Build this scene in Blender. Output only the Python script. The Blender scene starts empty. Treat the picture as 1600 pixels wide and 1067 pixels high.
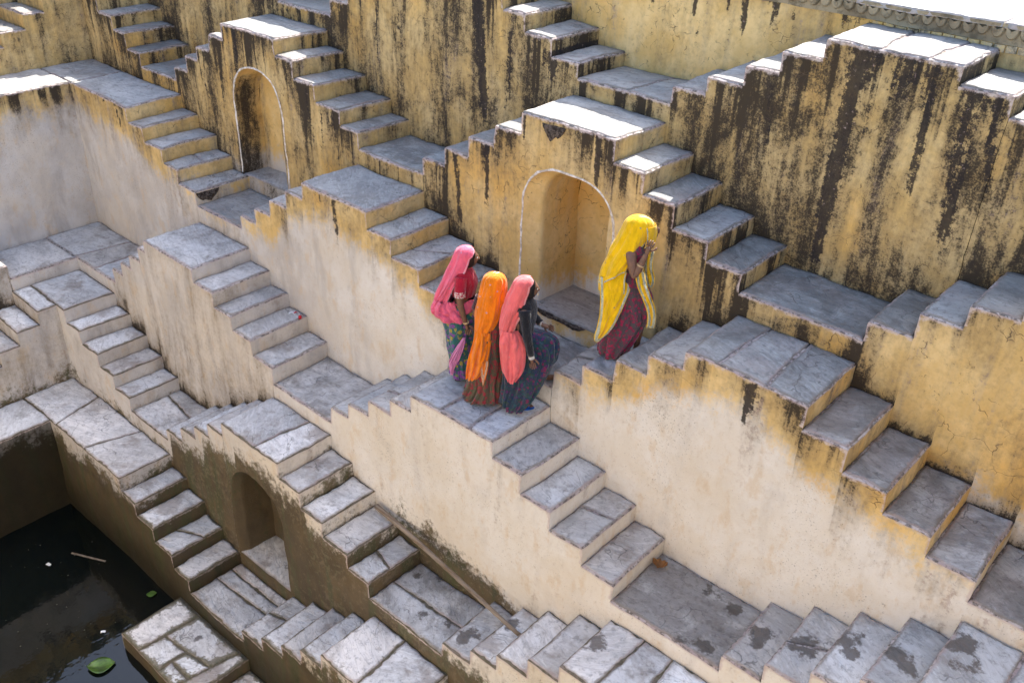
import bpy, bmesh, math, random
import numpy as np
from mathutils import Vector, noise, Matrix
random.seed(7)
SC = bpy.context.scene
COL = SC.collection
# ------------------------------------------------------------------ camera
FPX, YAW, PITCH, ROLL = 1479.79, -0.7085, -0.54217, 0.03954
CAM = Vector((5.01518, -5.61975, 9.35598))
fw = Vector((math.sin(YAW)*math.cos(PITCH), math.cos(YAW)*math.cos(PITCH), math.sin(PITCH)))
rt0 = fw.cross(Vector((0, 0, 1))).normalized()
up0 = rt0.cross(fw)
rt = rt0*math.cos(ROLL)+up0*math.sin(ROLL)
up = up0*math.cos(ROLL)-rt0*math.sin(ROLL)
cd = bpy.data.cameras.new('camera'); cam = bpy.data.objects.new('camera', cd); COL.objects.link(cam)
cd.sensor_width = 36; cd.lens = FPX/1600*36; cd.clip_start = 0.1; cd.clip_end = 500
cam.matrix_world = Matrix.Translation(CAM) @ Matrix((rt, up, -fw)).transposed().to_4x4()
SC.camera = cam
def at(px, py, X=None, Y=None, Z=None):
    d = fw+rt*((px-800)/FPX)-up*((py-533.5)/FPX)
    t = (X-CAM.x)/d.x if X is not None else (Y-CAM.y)/d.y if Y is not None else (Z-CAM.z)/d.z
    return CAM+d*t
# ------------------------------------------------------------------ light
SUN = Vector((-0.27, 0.87, 1.0)).normalized()          # towards the sun
W = bpy.data.worlds.new('World'); SC.world = W; W.use_nodes = True
nt = W.node_tree; sky = nt.nodes.new('ShaderNodeTexSky'); sky.sky_type = 'NISHITA'; sky.sun_disc = False
sky.sun_elevation = math.asin(SUN.z); sky.sun_rotation = math.atan2(SUN.x, SUN.y)
sky.air_density = 1.0; sky.dust_density = 3.0; sky.altitude = 300
bg = nt.nodes['Background']; nt.links.new(sky.outputs[0], bg.inputs[0]); bg.inputs[1].default_value = 0.15
sl = bpy.data.lights.new('sun', 'SUN'); sl.energy = 4.2; sl.angle = math.radians(0.5); sl.color = (1.0, 0.95, 0.86)
so = bpy.data.objects.new('sun', sl); COL.objects.link(so)
so.rotation_euler = SUN.to_track_quat('Z', 'Y').to_euler()
SC.view_settings.view_transform = 'Standard'; SC.view_settings.look = 'None'
SC.view_settings.gamma = 1.0; SC.view_settings.use_curve_mapping = False
SC.view_settings.exposure = 1.6
SC.cycles.adaptive_threshold = 0.02; SC.cycles.max_bounces = 6; SC.cycles.diffuse_bounces = 4; SC.cycles.glossy_bounces = 2
# ------------------------------------------------------------------ measured plan (metres)
YF = dict(F=-2.432, E=-1.571, D=-0.792, C=0.0, B=0.894, A=1.804, Z=2.677, W=3.512)
XW = dict(E=-7.223, D=-8.023, C=-8.855, B=-9.895, A=-10.896, Z=-11.858, W=-12.78)
XR, YN, ZT, ZB = 9.0, -8.5, 7.64, -1.3
ROWS = {
    'E':(0,[-8.023,-5.299,-4.95,-4.545,-4.157,-3.81,-2.636,-2.207,-1.794,-1.409,-1.024,0.184,0.569,0.954,1.339,1.724,2.903,3.288,3.673,4.058,4.443,5.651],[1.073,0.852,0.656,0.434,0.238,0.026,0.209,0.428,0.639,0.86,1.075,0.86,0.645,0.43,0.215,0.0,0.215,0.43,0.645,0.86,1.075]),
    'D':(0,[-8.855,-7.793,-7.429,-7.014,-6.651,-6.265,-5.286,-4.876,-4.522,-4.167,-3.805,-2.645,-2.256,-1.863,-1.447,-1.089,0.086,0.495,0.836,1.221,1.606,2.815,3.2,3.585,3.97,4.355],[2.366,2.146,1.934,1.725,1.522,1.31,1.498,1.727,1.931,2.145,2.352,2.138,1.924,1.72,1.507,1.301,1.493,1.698,1.913,2.15,2.365,2.15,1.935,1.72,1.505]),
    'C':(5,[-9.895,-7.707,-7.399,-7.091,-6.783,-6.571,-5.38,-4.953,-4.582,-4.198,-3.781,-2.61,-2.275,-1.924,-1.542,-1.19,0.0,0.399,0.78,1.181,1.569,2.766,3.15,3.534,3.91,4.288,5.496,5.881,6.266,6.651],[2.569,2.795,3.01,3.225,3.454,3.628,3.432,3.219,3.023,2.797,2.565,2.8,3.003,3.217,3.422,3.641,3.436,3.207,2.993,2.784,2.583,2.773,2.987,3.204,3.418,3.65,3.44,3.225,3.01]),
    'B':(0,[-10.896,-8.199,-7.814,-7.379,-7.018,-6.601,-5.517,-5.147,-4.781,-4.429,-4.064,-2.854,-2.43,-1.989,-1.595,-1.201,0.004,0.365,0.749,1.108,1.488,2.683,3.096,3.48,3.875,4.279,5.457,5.842,6.227],[4.944,4.728,4.517,4.297,4.083,3.882,4.074,4.29,4.51,4.735,4.95,4.735,4.524,4.322,4.085,3.87,4.091,4.314,4.544,4.764,4.962,4.735,4.505,4.29,4.09,3.863,4.085,4.3]),
    'A':(0,[-11.858,-10.775,-10.39,-10.005,-9.658,-9.276,-8.282,-7.914,-7.586,-7.227,-6.898,-5.655,-5.301,-4.872,-4.389,-4.036,-2.863,-2.482,-2.1,-1.718,-1.34,-0.109,0.27,0.651,1.059,1.46,2.692,3.082,3.434,3.819,4.204,5.412,5.797],[6.235,6.02,5.813,5.603,5.37,5.157,5.35,5.586,5.791,6.018,6.241,6.034,5.795,5.578,5.38,5.164,5.374,5.603,5.832,6.058,6.289,6.065,5.846,5.604,5.402,5.199,5.397,5.626,5.842,6.02,6.235,6.02]),
    'Z':(-8,[-13.365,-12.98,-12.595,-12.21,-11.032,-10.647,-10.262,-9.877,-9.492,-8.283,-7.898,-7.513,-7.128,-6.743,-5.565,-5.18,-4.795,-4.41,-4.025,-2.816,-2.431,-2.086,-1.671,-1.29,-0.086,0.305,0.685,1.041,1.441,2.648,3.077,3.462,3.847,4.232,5.41,5.795,6.18],[7.094,6.879,6.665,6.45,6.665,6.879,7.094,7.309,7.524,7.309,7.094,6.879,6.665,6.45,6.665,6.879,7.094,7.309,7.524,7.309,7.039,6.855,6.658,6.489,6.671,6.85,7.044,7.239,7.428,7.27,7.1,6.879,6.665,6.45,6.665,6.879]),
}
NXT = dict(F='E', E='D', D='C', C='B', B='A', A='Z', Z='W')
# rects: every walkable piece of the stepwell, as plan rectangle + height
RECTS = []
class R: pass
def rect(x0, x1, y0, y1, z, T, own, kind, j=None, wing=False):
    r = R(); r.x0, r.x1, r.y0, r.y1, r.z, r.T, r.own, r.kind, r.j, r.wing = x0, x1, y0, y1, z, T, own, kind, j, wing
    RECTS.append(r); return r
for T, (a, xs, zs) in ROWS.items():
    XL = XW[NXT[T]]
    for i, z in enumerate(zs):
        j = a+i; x0, x1 = max(xs[i], XL), min(xs[i+1], XR)
        if x1-x0 < 0.05: continue
        m = j % 10
        if m == 5: own = (T, 'L', j//10)
        else: own = (T, 'P', (j+4)//10)
        rect(x0, x1, YF[T], YF[NXT[T]], z, T, own, 'landing' if m == 5 else 'platform' if m == 0 else 'tread', j)
    if xs[-1] < XR-.05:                       # plain continuation of the tier beyond the frame
        rect(xs[-1], XR, YF[T], YF[NXT[T]], max(zs[-1], min(zs)+.65), T, own, 'platform', 99)
r_ = 0.215
def wing(T, cells):                       # cells: (y0, y1, z, kind, own)
    for y0, y1, z, kind, own in cells:
        rect(XW[NXT[T]], XW[T], y0, min(y1, YF[T]), z, T, own, kind, None, True)
wing('Z', [(YN, YF['Z'], 7.524, 'platform', ('Z', 'W', 0))])
wing('A', [(1.5, 1.804, 6.235, 'platform', ('A', 'P', 0)), (1.16, 1.5, 6.02, 'tread', ('A', 'W', 0)), (0.82, 1.16, 5.80, 'tread', ('A', 'W', 0)),
           (0.42, 0.82, 5.58, 'tread', ('A', 'W', 0)), (0.0, 0.42, 5.37, 'tread', ('A', 'W', 0)), (-1.3, 0.0, 5.157, 'landing', ('A', 'W', 0)), (YN, -1.3, 6.2, 'platform', ('A', 'W', 0))])
wing('B', [(-1.3, 0.894, 4.944, 'platform', ('B', 'P', 0)), (-1.7, -1.3, 4.72, 'tread', ('B', 'W', 0)), (-2.1, -1.7, 4.5, 'tread', ('B', 'W', 0)), (YN, -2.1, 3.87, 'landing', ('B', 'W', 0))])
wing('C', [(-1.055, 0.0, 2.569, 'landing', ('C', 'L', 0)), (-1.4, -1.055, 2.79, 'tread', ('C', 'W', 0)), (-1.75, -1.4, 3.0, 'tread', ('C', 'W', 0)),
           (-2.1, -1.75, 3.22, 'tread', ('C', 'W', 0)), (YN, -2.1, 3.63, 'platform', ('C', 'W', 0))])
wing('D', [(-1.078, -0.792, 2.366, 'platform', ('D', 'P', 0)), (-1.42, -1.078, 2.15, 'tread', ('D', 'W', 0)), (-1.73, -1.42, 1.935, 'tread', ('D', 'W', 0)),
           (-2.1, -1.73, 1.72, 'tread', ('D', 'W', 0)), (-2.5, -2.1, 1.505, 'tread', ('D', 'W', 0)), (YN, -2.5, 1.29, 'landing', ('D', 'W', 0))])
wing('E', [(YN, -1.571, 1.073, 'platform', ('E', 'P', 0))])
F_ = ('F', 'P', 0)
rect(-4.085, -2.565, -2.432, YF['E'], -0.236, 'F', F_, 'platform', 0)
rect(-4.45, -4.085, -2.46, YF['E'], -0.60, 'F', F_, 'tread', -1)
rect(-2.565, -2.2, -2.432, YF['E'], -0.43, 'F', F_, 'tread', 1)

LABEL = {
 ('A','P',2): 'ochre double stair with wide white-edged niche beside the woman in yellow',
 ('A','P',1): 'stepped ochre double stair at upper left with a tall narrow arched niche and part-sunlit top',
 ('A','P',0): 'flight of weathered steps descending rightwards from the upper left corner of the well',
 ('A','P',3): 'worn ochre steps climbing out of frame at the right edge',
 ('A','W',0): 'dark weathered steps on the side wall at the top left corner of the photo',
 ('Z','P',2): 'topmost double stair with sunlit platform above the black-streaked wall',
 ('Z','P',1): 'upper flight of stairs at top centre descending beside the streaked ochre wall',
 ('Z','P',0): 'topmost stair rising out of frame above the upper left corner',
 ('Z','P',3): 'topmost stair tier beyond the right edge of the photo',
 ('Z','P',-1): 'topmost stair tier piece behind the upper left corner wall',
 ('Z','W',0): 'topmost side wall tier on the left side of the well',
 ('B','P',0): 'corner platform and descending steps with a sunlit ledge, above the pale wall at left',
 ('B','P',1): 'ochre-topped double stair rising behind the woman with crimson blouse, left of the niche',
 ('B','P',2): 'ochre-topped double stair with three-slab platform, right of the woman in yellow',
 ('B','P',3): 'stair flight starting at the lower right edge beside the pale wall',
 ('B','W',0): 'pale side wall steps beyond the left edge, second tier',
 ('C','P',1): 'pale grey double stair with single-slab platform left of the centre, below the ochre steps',
 ('C','P',2): 'pale double stair whose platform carries the three women standing together',
 ('C','P',3): 'pale stained steps with wet footprints climbing right along the bottom right edge',
 ('C','W',0): 'pale side steps at the left edge beside the grey corner landing',
 ('D','P',0): 'pale grey corner platform and four steps going down at the left, midway up the photo',
 ('D','P',1): 'mossy-footed double stair with dark arched niche above the lowest landing',
 ('D','P',2): 'worn mossy stair and broad platform at the bottom centre edge, under the bamboo pole end',
 ('D','W',0): 'grey steps on the left side wall descending towards the camera at the left edge',
 ('E','P',0): 'broad whitish corner ledge above the dark water with four steps going down right',
 ('E','P',1): 'mossy steps with worn long stone slabs climbing right along the bottom edge',
 ('E','P',2): 'lowest stair tier beyond the bottom edge of the photo',
 ('F','P',0): 'lowest broken-slab platform jutting out into the dark water',
}
LABEL_L = {
 ('A','L',0): 'narrow landing below the upper left stairs, left of the tall niche',
 ('A','L',1): 'dark shaded landing at top centre left of the sunlit platform',
 ('A','L',2): 'long dark slate landing under the black-streaked wall at right',
 ('B','L',0): 'pale landing in front of the tall narrow niche at left',
 ('B','L',1): 'landing in front of the white-edged niche behind the women',
 ('B','L',2): 'landing at the lower right edge with a yellow leaf in its corner',
 ('C','L',0): 'grey corner landing at the left edge under the bare pale wall',
 ('C','L',1): 'pale landing left of centre, below the steps holding red and white litter',
 ('C','L',2): 'wet-stained landing at lower right with a dry orange leaf',
 ('D','L',0): 'whitish landing with split slab in the lower left between two stairs',
 ('D','L',1): 'damp landing of two long slabs under the bamboo pole',
 ('E','L',0): 'lowest landing above the water in front of the dark mossy niche',
 ('E','L',1): 'lowest landing beyond the bottom edge of the photo',
 ('Z','L',1): 'topmost landing with cracked slate at top centre beside the streaked ochre parapet',
 ('Z','L',0): 'topmost landing just visible at the top edge above the left niche',
 ('Z','L',-1): 'topmost landing behind the upper left corner',
 ('Z','L',2): 'topmost landing beyond the right edge',
}
# ------------------------------------------------------------------ mesh helpers
def disp(p):
    """World-space unevenness of hand-laid plaster: same point, same shift."""
    a = noise.noise_vector(p*0.8)*0.022
    b = noise.noise_vector(p*3.1+Vector((7, 1, 3)))*0.011
    c = noise.noise_vector(p*11.0+Vector((1, 9, 4)))*0.0065
    return p+a+b+c
class MB:
    def __init__(s): s.v = []; s.f = []; s.at = {}
    def attr(s, **k):
        for n, val in k.items():
            L = s.at.setdefault(n, [])
            while len(L) < len(s.v)-1: L.append(0.0)
            L.append(val)
    def vert(s, p, **k):
        s.v.append(p); 
        if k: s.attr(**k)
        return len(s.v)-1
    def grid(s, fn, nu, nv, flip=False):
        base = len(s.v)
        for i in range(nu+1):
            for j in range(nv+1):
                p, k = fn(i/nu, j/nv); s.vert(p, **k)
        for i in range(nu):
            for j in range(nv):
                a = base+i*(nv+1)+j; q = (a, a+nv+1, a+nv+2, a+1)
                s.f.append(q[::-1] if flip else q)
    def lgrid(s, fn, P_, Q_, flip=False):
        base = len(s.v); nv = len(Q_)
        for x in P_:
            for z in Q_:
                p, k = fn(x, z); s.vert(p, **k)
        for i in range(len(P_)-1):
            for j in range(nv-1):
                a = base+i*nv+j; q = (a, a+nv, a+nv+1, a+1)
                s.f.append(q[::-1] if flip else q)
    def build(s, name, mat, parent=None, smooth=True, mesh=None):
        me = mesh or bpy.data.meshes.new(name)
        if mesh is None:
            me.from_pydata([tuple(v) for v in s.v], [], s.f)
            for n, L in s.at.items():
                L = L+[0.0]*(len(s.v)-len(L))
                a = me.attributes.new(n, 'FLOAT', 'POINT'); a.data.foreach_set('value', L)
            me.polygons.foreach_set('use_smooth', [smooth]*len(me.polygons))
            me.materials.append(mat)
        o = bpy.data.objects.new(name, me); COL.objects.link(o)
        if parent is not None:
            o.parent = parent; o.matrix_parent_inverse = parent.matrix_world.inverted()
        return o
def empty(name, loc, label, cat, group=None, rz=0, kind=None):
    o = bpy.data.objects.new(name, None); COL.objects.link(o); o.location = loc; o.rotation_euler.z = rz
    o.matrix_world = Matrix.Translation(Vector(loc)) @ Matrix.Rotation(rz, 4, 'Z')
    o.empty_display_size = 0.2
    if label: o['label'] = label
    if cat: o['category'] = cat
    if group: o['group'] = group
    if kind: o['kind'] = kind
    return o
def tag(o, label=None, cat=None, group=None, kind=None):
    if label: o['label'] = label
    if cat: o['category'] = cat
    if group: o['group'] = group
    if kind: o['kind'] = kind
    return o
# ------------------------------------------------------------------ node helper
class N:
    def __init__(s, name):
        s.m = bpy.data.materials.new(name); s.m.use_nodes = True; s.t = s.m.node_tree
        s.b = s.t.nodes['Principled BSDF']; s.L = s.t.links.new
        s.pos = s.t.nodes.new('ShaderNodeNewGeometry').outputs['Position']
    def put(s, sock, val):
        if hasattr(val, 'is_output') or isinstance(val, bpy.types.NodeSocket): s.L(val, sock)
        elif isinstance(val, (tuple, list)) and len(val) == 3 and sock.type == 'RGBA': sock.default_value = (*val, 1)
        else: sock.default_value = val
    def math(s, op, a, b=0.0, c=None, clamp=False):
        n = s.t.nodes.new('ShaderNodeMath'); n.operation = op; n.use_clamp = clamp
        s.put(n.inputs[0], a); s.put(n.inputs[1], b)
        if c is not None: s.put(n.inputs[2], c)
        return n.outputs[0]
    def add(s, a, b): return s.math('ADD', a, b)
    def mul(s, a, b): return s.math('MULTIPLY', a, b)
    def sub(s, a, b): return s.math('SUBTRACT', a, b)
    def step(s, x, lo, hi):
        n = s.t.nodes.new('ShaderNodeMapRange'); n.interpolation_type = 'SMOOTHSTEP'
        s.put(n.inputs[0], x); s.put(n.inputs[1], lo); s.put(n.inputs[2], hi)
        return n.outputs[0]
    def noise(s, scale=(1, 1, 1), sc=1.0, det=5, rough=0.6, off=(0, 0, 0), vec=None, dist=0.0):
        mp = s.t.nodes.new('ShaderNodeMapping'); s.put(mp.inputs[0], vec or s.pos)
        mp.inputs['Scale'].default_value = scale; mp.inputs['Location'].default_value = off
        n = s.t.nodes.new('ShaderNodeTexNoise'); s.L(mp.outputs[0], n.inputs['Vector'])
        n.inputs['Scale'].default_value = sc; n.inputs['Detail'].default_value = det; n.inputs['Roughness'].default_value = rough
        n.inputs['Distortion'].default_value = dist
        return n.outputs[0]
    def vor(s, sc, feature='F1', scale=(1, 1, 1), vec=None, out=0, rnd=1.0):
        mp = s.t.nodes.new('ShaderNodeMapping'); s.put(mp.inputs[0], vec or s.pos); mp.inputs['Scale'].default_value = scale
        n = s.t.nodes.new('ShaderNodeTexVoronoi'); n.feature = feature; n.inputs['Scale'].default_value = sc
        n.inputs['Randomness'].default_value = rnd
        s.L(mp.outputs[0], n.inputs['Vector']); return n.outputs[out]
    def mix(s, f, a, b, mode='MIX'):
        n = s.t.nodes.new('ShaderNodeMix'); n.data_type = 'RGBA'; n.blend_type = mode
        s.put(n.inputs[0], f); s.put(n.inputs[6], a); s.put(n.inputs[7], b); return n.outputs[2]
    def attr(s, name):
        n = s.t.nodes.new('ShaderNodeAttribute'); n.attribute_name = name; return n.outputs['Fac']
    def vadd(s, a, b):
        n = s.t.nodes.new('ShaderNodeVectorMath'); n.operation = 'ADD'; s.put(n.inputs[0], a); s.put(n.inputs[1], b); return n.outputs[0]
    def vscale(s, a, f):
        n = s.t.nodes.new('ShaderNodeVectorMath'); n.operation = 'SCALE'; s.put(n.inputs[0], a); s.put(n.inputs[3], f); return n.outputs[0]
    def ncol(s, sc, det=3, vec=None):
        n = s.t.nodes.new('ShaderNodeTexNoise'); s.L(vec or s.pos, n.inputs['Vector']); n.inputs['Scale'].default_value = sc
        n.inputs['Detail'].default_value = det; return n.outputs[1]
    def bump(s, h, strength=0.3, dist=0.01):
        n = s.t.nodes.new('ShaderNodeBump'); n.inputs['Strength'].default_value = strength; n.inputs['Distance'].default_value = dist
        s.L(h, n.inputs['Height']); s.L(n.outputs[0], s.b.inputs['Normal'])
    def rand(s):
        return s.t.nodes.new('ShaderNodeObjectInfo').outputs['Random']
    def done(s, col=None, rough=0.85, spec=0.3):
        if col is not None: s.put(s.b.inputs['Base Color'], col)
        s.put(s.b.inputs['Roughness'], rough); s.put(s.b.inputs['Specular IOR Level'], spec)
        return s.m
# ------------------------------------------------------------------ plaster
def plaster():
    n = N('lime_plaster')
    streak = n.noise((5, 5, 0.42), 1.0, 5, 0.62, (3, 1, 0))
    streak2 = n.noise((22, 22, 1.1), 1.0, 4, 0.6, (9, 2, 5))
    patch = n.noise((1, 1, 0.8), 1.7, 5, 0.68, (4, 4, 4))
    fine = n.noise((1, 1, 1), 16, 5, 0.75)
    speck = n.noise((1, 1, 1), 60, 2, 0.7)
    broad = n.noise((1, 1, 1), 0.9, 3, 0.5, (11, 0, 2))
    ochre = n.mix(n.step(patch, 0.38, 0.62), (0.64, 0.44, 0.17), (0.76, 0.57, 0.275))
    ochre = n.mix(n.mul(n.step(broad, 0.5, 0.68), 0.75), ochre, (0.70, 0.41, 0.10))
    ochre = n.mix(n.mul(n.step(streak, 0.5, 0.75), 0.5), ochre, (0.60, 0.50, 0.34))
    ochre = n.mix(n.mul(n.step(fine, 0.45, 0.7), 0.35), ochre, (0.46, 0.32, 0.15))
    pale = n.mix(n.step(patch, 0.35, 0.65), (0.73, 0.675, 0.585), (0.78, 0.745, 0.685))
    lil = n.attr('cool')  # greyer plaster at left and on wings, with the dimmer light there painted in
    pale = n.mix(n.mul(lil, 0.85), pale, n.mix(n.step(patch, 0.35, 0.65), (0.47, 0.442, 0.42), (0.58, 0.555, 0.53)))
    pale = n.mix(n.mul(n.step(n.noise((1, 1, 1), .75, 4, .6, (3, 7, 1)), .46, .62), .35), pale, (0.66, 0.565, 0.43))
    gblot = n.noise((1.6, 1.6, 0.7), 1.25, 6, 0.66, (2, 9, 4), dist=0.8)
    pale = n.mix(n.mul(n.step(n.add(n.mul(gblot, 0.8), n.mul(streak, 0.25)), 0.52, 0.70), n.add(0.22, n.mul(lil, 0.5))), pale, (0.40, 0.37, 0.345))
    pale = n.mix(n.mul(n.step(fine, 0.5, 0.70), 0.32), pale, (0.56, 0.46, 0.34))
    pale = n.mix(n.mul(n.step(n.noise((2, 2, .9), 2.2, 5, .7, (1, 5, 5)), .53, .66), .35), pale, (0.60, 0.43, 0.24))
    pale = n.mix(n.mul(n.step(n.add(speck, n.mul(broad, .3)), 0.80, 0.86), .55), pale, (0.12, 0.10, 0.08))
    pj = n.add(n.attr('pale'), n.add(n.mul(n.sub(streak, 0.5), 0.55), n.add(n.mul(n.sub(patch, 0.5), 0.75), n.mul(n.sub(fine, 0.5), 0.5))))
    col = n.mix(n.step(pj, -0.12, 0.20), ochre, pale)
    # peeled lilac under-coat
    peel = n.step(n.add(n.mul(streak, 0.55), n.mul(fine, 0.45)), 0.585, 0.61)
    col = n.mix(n.mul(peel, n.mul(n.attr('mold'), 0.9)), col, (0.44, 0.335, 0.32))
    # black algae
    blot = n.noise((1, 1, 0.5), 1.9, 6, 0.72, (6, 2, 8), dist=0.5)
    col_ = n.noise((6, 6, 0.12), 1.0, 3, 0.6, (8, 8, 8))
    drip = n.mul(n.step(col_, 0.50, 0.60), n.sub(1.0, n.step(n.attr('dtop'), 0.02, n.mul(n.step(col_, .44, .70), 1.5))))
    m = n.add(n.add(n.mul(streak, 0.42), n.mul(blot, 0.64)), n.add(n.mul(fine, 0.24), n.mul(streak2, 0.10)))
    m = n.add(n.sub(m, 0.085), n.mul(drip, n.mul(0.15, n.step(n.attr('mold'), .56, .72))))
    m = n.add(m, n.mul(n.sub(n.attr('mold'), 0.5), 0.50))
    soft = n.step(m, 0.50, 0.90)
    hard = n.step(n.add(m, n.mul(n.sub(speck, 0.5), 0.30)), 0.72, 0.86)
    col = n.mix(n.mul(soft, 0.85), col, (0.17, 0.125, 0.07))
    col = n.mix(n.mul(hard, 0.88), col, (0.024, 0.019, 0.016))
    # explicit run marks
    st = n.attr('run')
    sj = n.add(st, n.add(n.mul(n.sub(streak2, 0.5), 1.1), n.add(n.mul(n.sub(fine, 0.5), 1.5), n.mul(n.sub(speck, 0.5), .5))))
    runcol = n.mix(n.step(n.noise((1, 1, 1), 24, 5, 0.75, (2, 7, 1)), 0.60, 0.70), (0.028, 0.023, 0.022), (0.34, 0.25, 0.235))
    col = n.mix(n.mul(n.step(sj, 0.38, 0.66), 0.92), col, runcol)
    # moss and waterline
    mo = n.add(n.attr('moss'), n.add(n.mul(n.sub(patch, 0.5), 1.3), n.mul(n.sub(fine, 0.5), 0.8)))
    wet = n.mix(n.step(patch, 0.4, 0.65), (0.058, 0.039, 0.016), (0.105, 0.070, 0.027))
    wet = n.mix(n.step(n.add(streak, n.mul(n.sub(fine, .5), .6)), 0.47, 0.62), wet, (0.060, 0.060, 0.020))
    wet = n.mix(n.mul(n.step(n.add(fine, n.mul(broad, 0.4)), 0.74, 0.80), n.sub(0.5, n.mul(n.step(n.attr('deep'), -.6, 0.0), .5))), wet, (0.25, 0.20, 0.13))
    col = n.mix(n.mul(n.step(mo, -0.06, 0.22), 0.95), col, wet)
    dark = n.add(n.attr('deep'), n.mul(n.sub(patch, 0.5), 0.8))  # pit walls turn near-black towards the bottom, most on the left wing
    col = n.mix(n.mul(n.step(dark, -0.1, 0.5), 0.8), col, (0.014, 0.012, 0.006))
    # cracks
    wob = n.vadd(n.pos, n.vscale(n.ncol(2.6, 4), 0.55))
    ck = n.vor(2.6, 'DISTANCE_TO_EDGE', vec=wob)
    ckw = n.vor(6.0, 'DISTANCE_TO_EDGE', vec=wob)
    cm = n.mul(n.sub(1.0, n.step(ck, 0.003, 0.011)), n.step(n.add(broad, n.mul(n.sub(fine, .5), .5)), 0.46, 0.54))
    cm2 = n.mul(n.sub(1.0, n.step(ckw, 0.005, 0.022)), n.step(n.add(n.noise((1, 1, 1), 1.3, 3, .5, (5, 5, 1)), n.mul(n.sub(fine, .5), .4)), 0.54, 0.60))
    cm = n.mul(n.math('MAXIMUM', cm, cm2), n.add(0.07, n.mul(n.sub(1.0, n.step(pj, -0.25, 0.0)), 0.9)))
    cm = n.mul(cm, n.step(n.noise((1, 1, 1), 7, 4, .6, (3, 3, 9)), .40, .58))
    col = n.mix(n.mul(cm, 0.8), col, (0.10, 0.07, 0.045))
    # lime line left along the upper edge
    lime = n.mul(n.sub(1.0, n.step(n.add(n.attr('dtop'), n.mul(n.sub(fine, 0.5), 0.10)), 0.014, 0.042)), n.attr('limeon'))
    lime = n.mul(lime, n.step(n.add(n.noise((3, 3, 3), 1.4, 5, .7, (1, 2, 3)), 0.0), 0.30, 0.44))
    lc = n.mix(n.step(fine, 0.4, 0.6), (0.58, 0.50, 0.47), (0.43, 0.325, 0.315))
    col = n.mix(n.mul(lime, 0.85), col, lc)
    h = n.add(n.add(n.mul(patch, 0.8), n.mul(fine, 0.45)), n.add(n.mul(speck, 0.16), n.add(n.mul(hard, -0.2), n.mul(cm, -0.45))))
    n.bump(h, 0.55, 0.02)
    return n.done(col, n.sub(0.92, n.mul(n.step(mo, 0, .3), 0.3)), 0.25)
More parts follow.
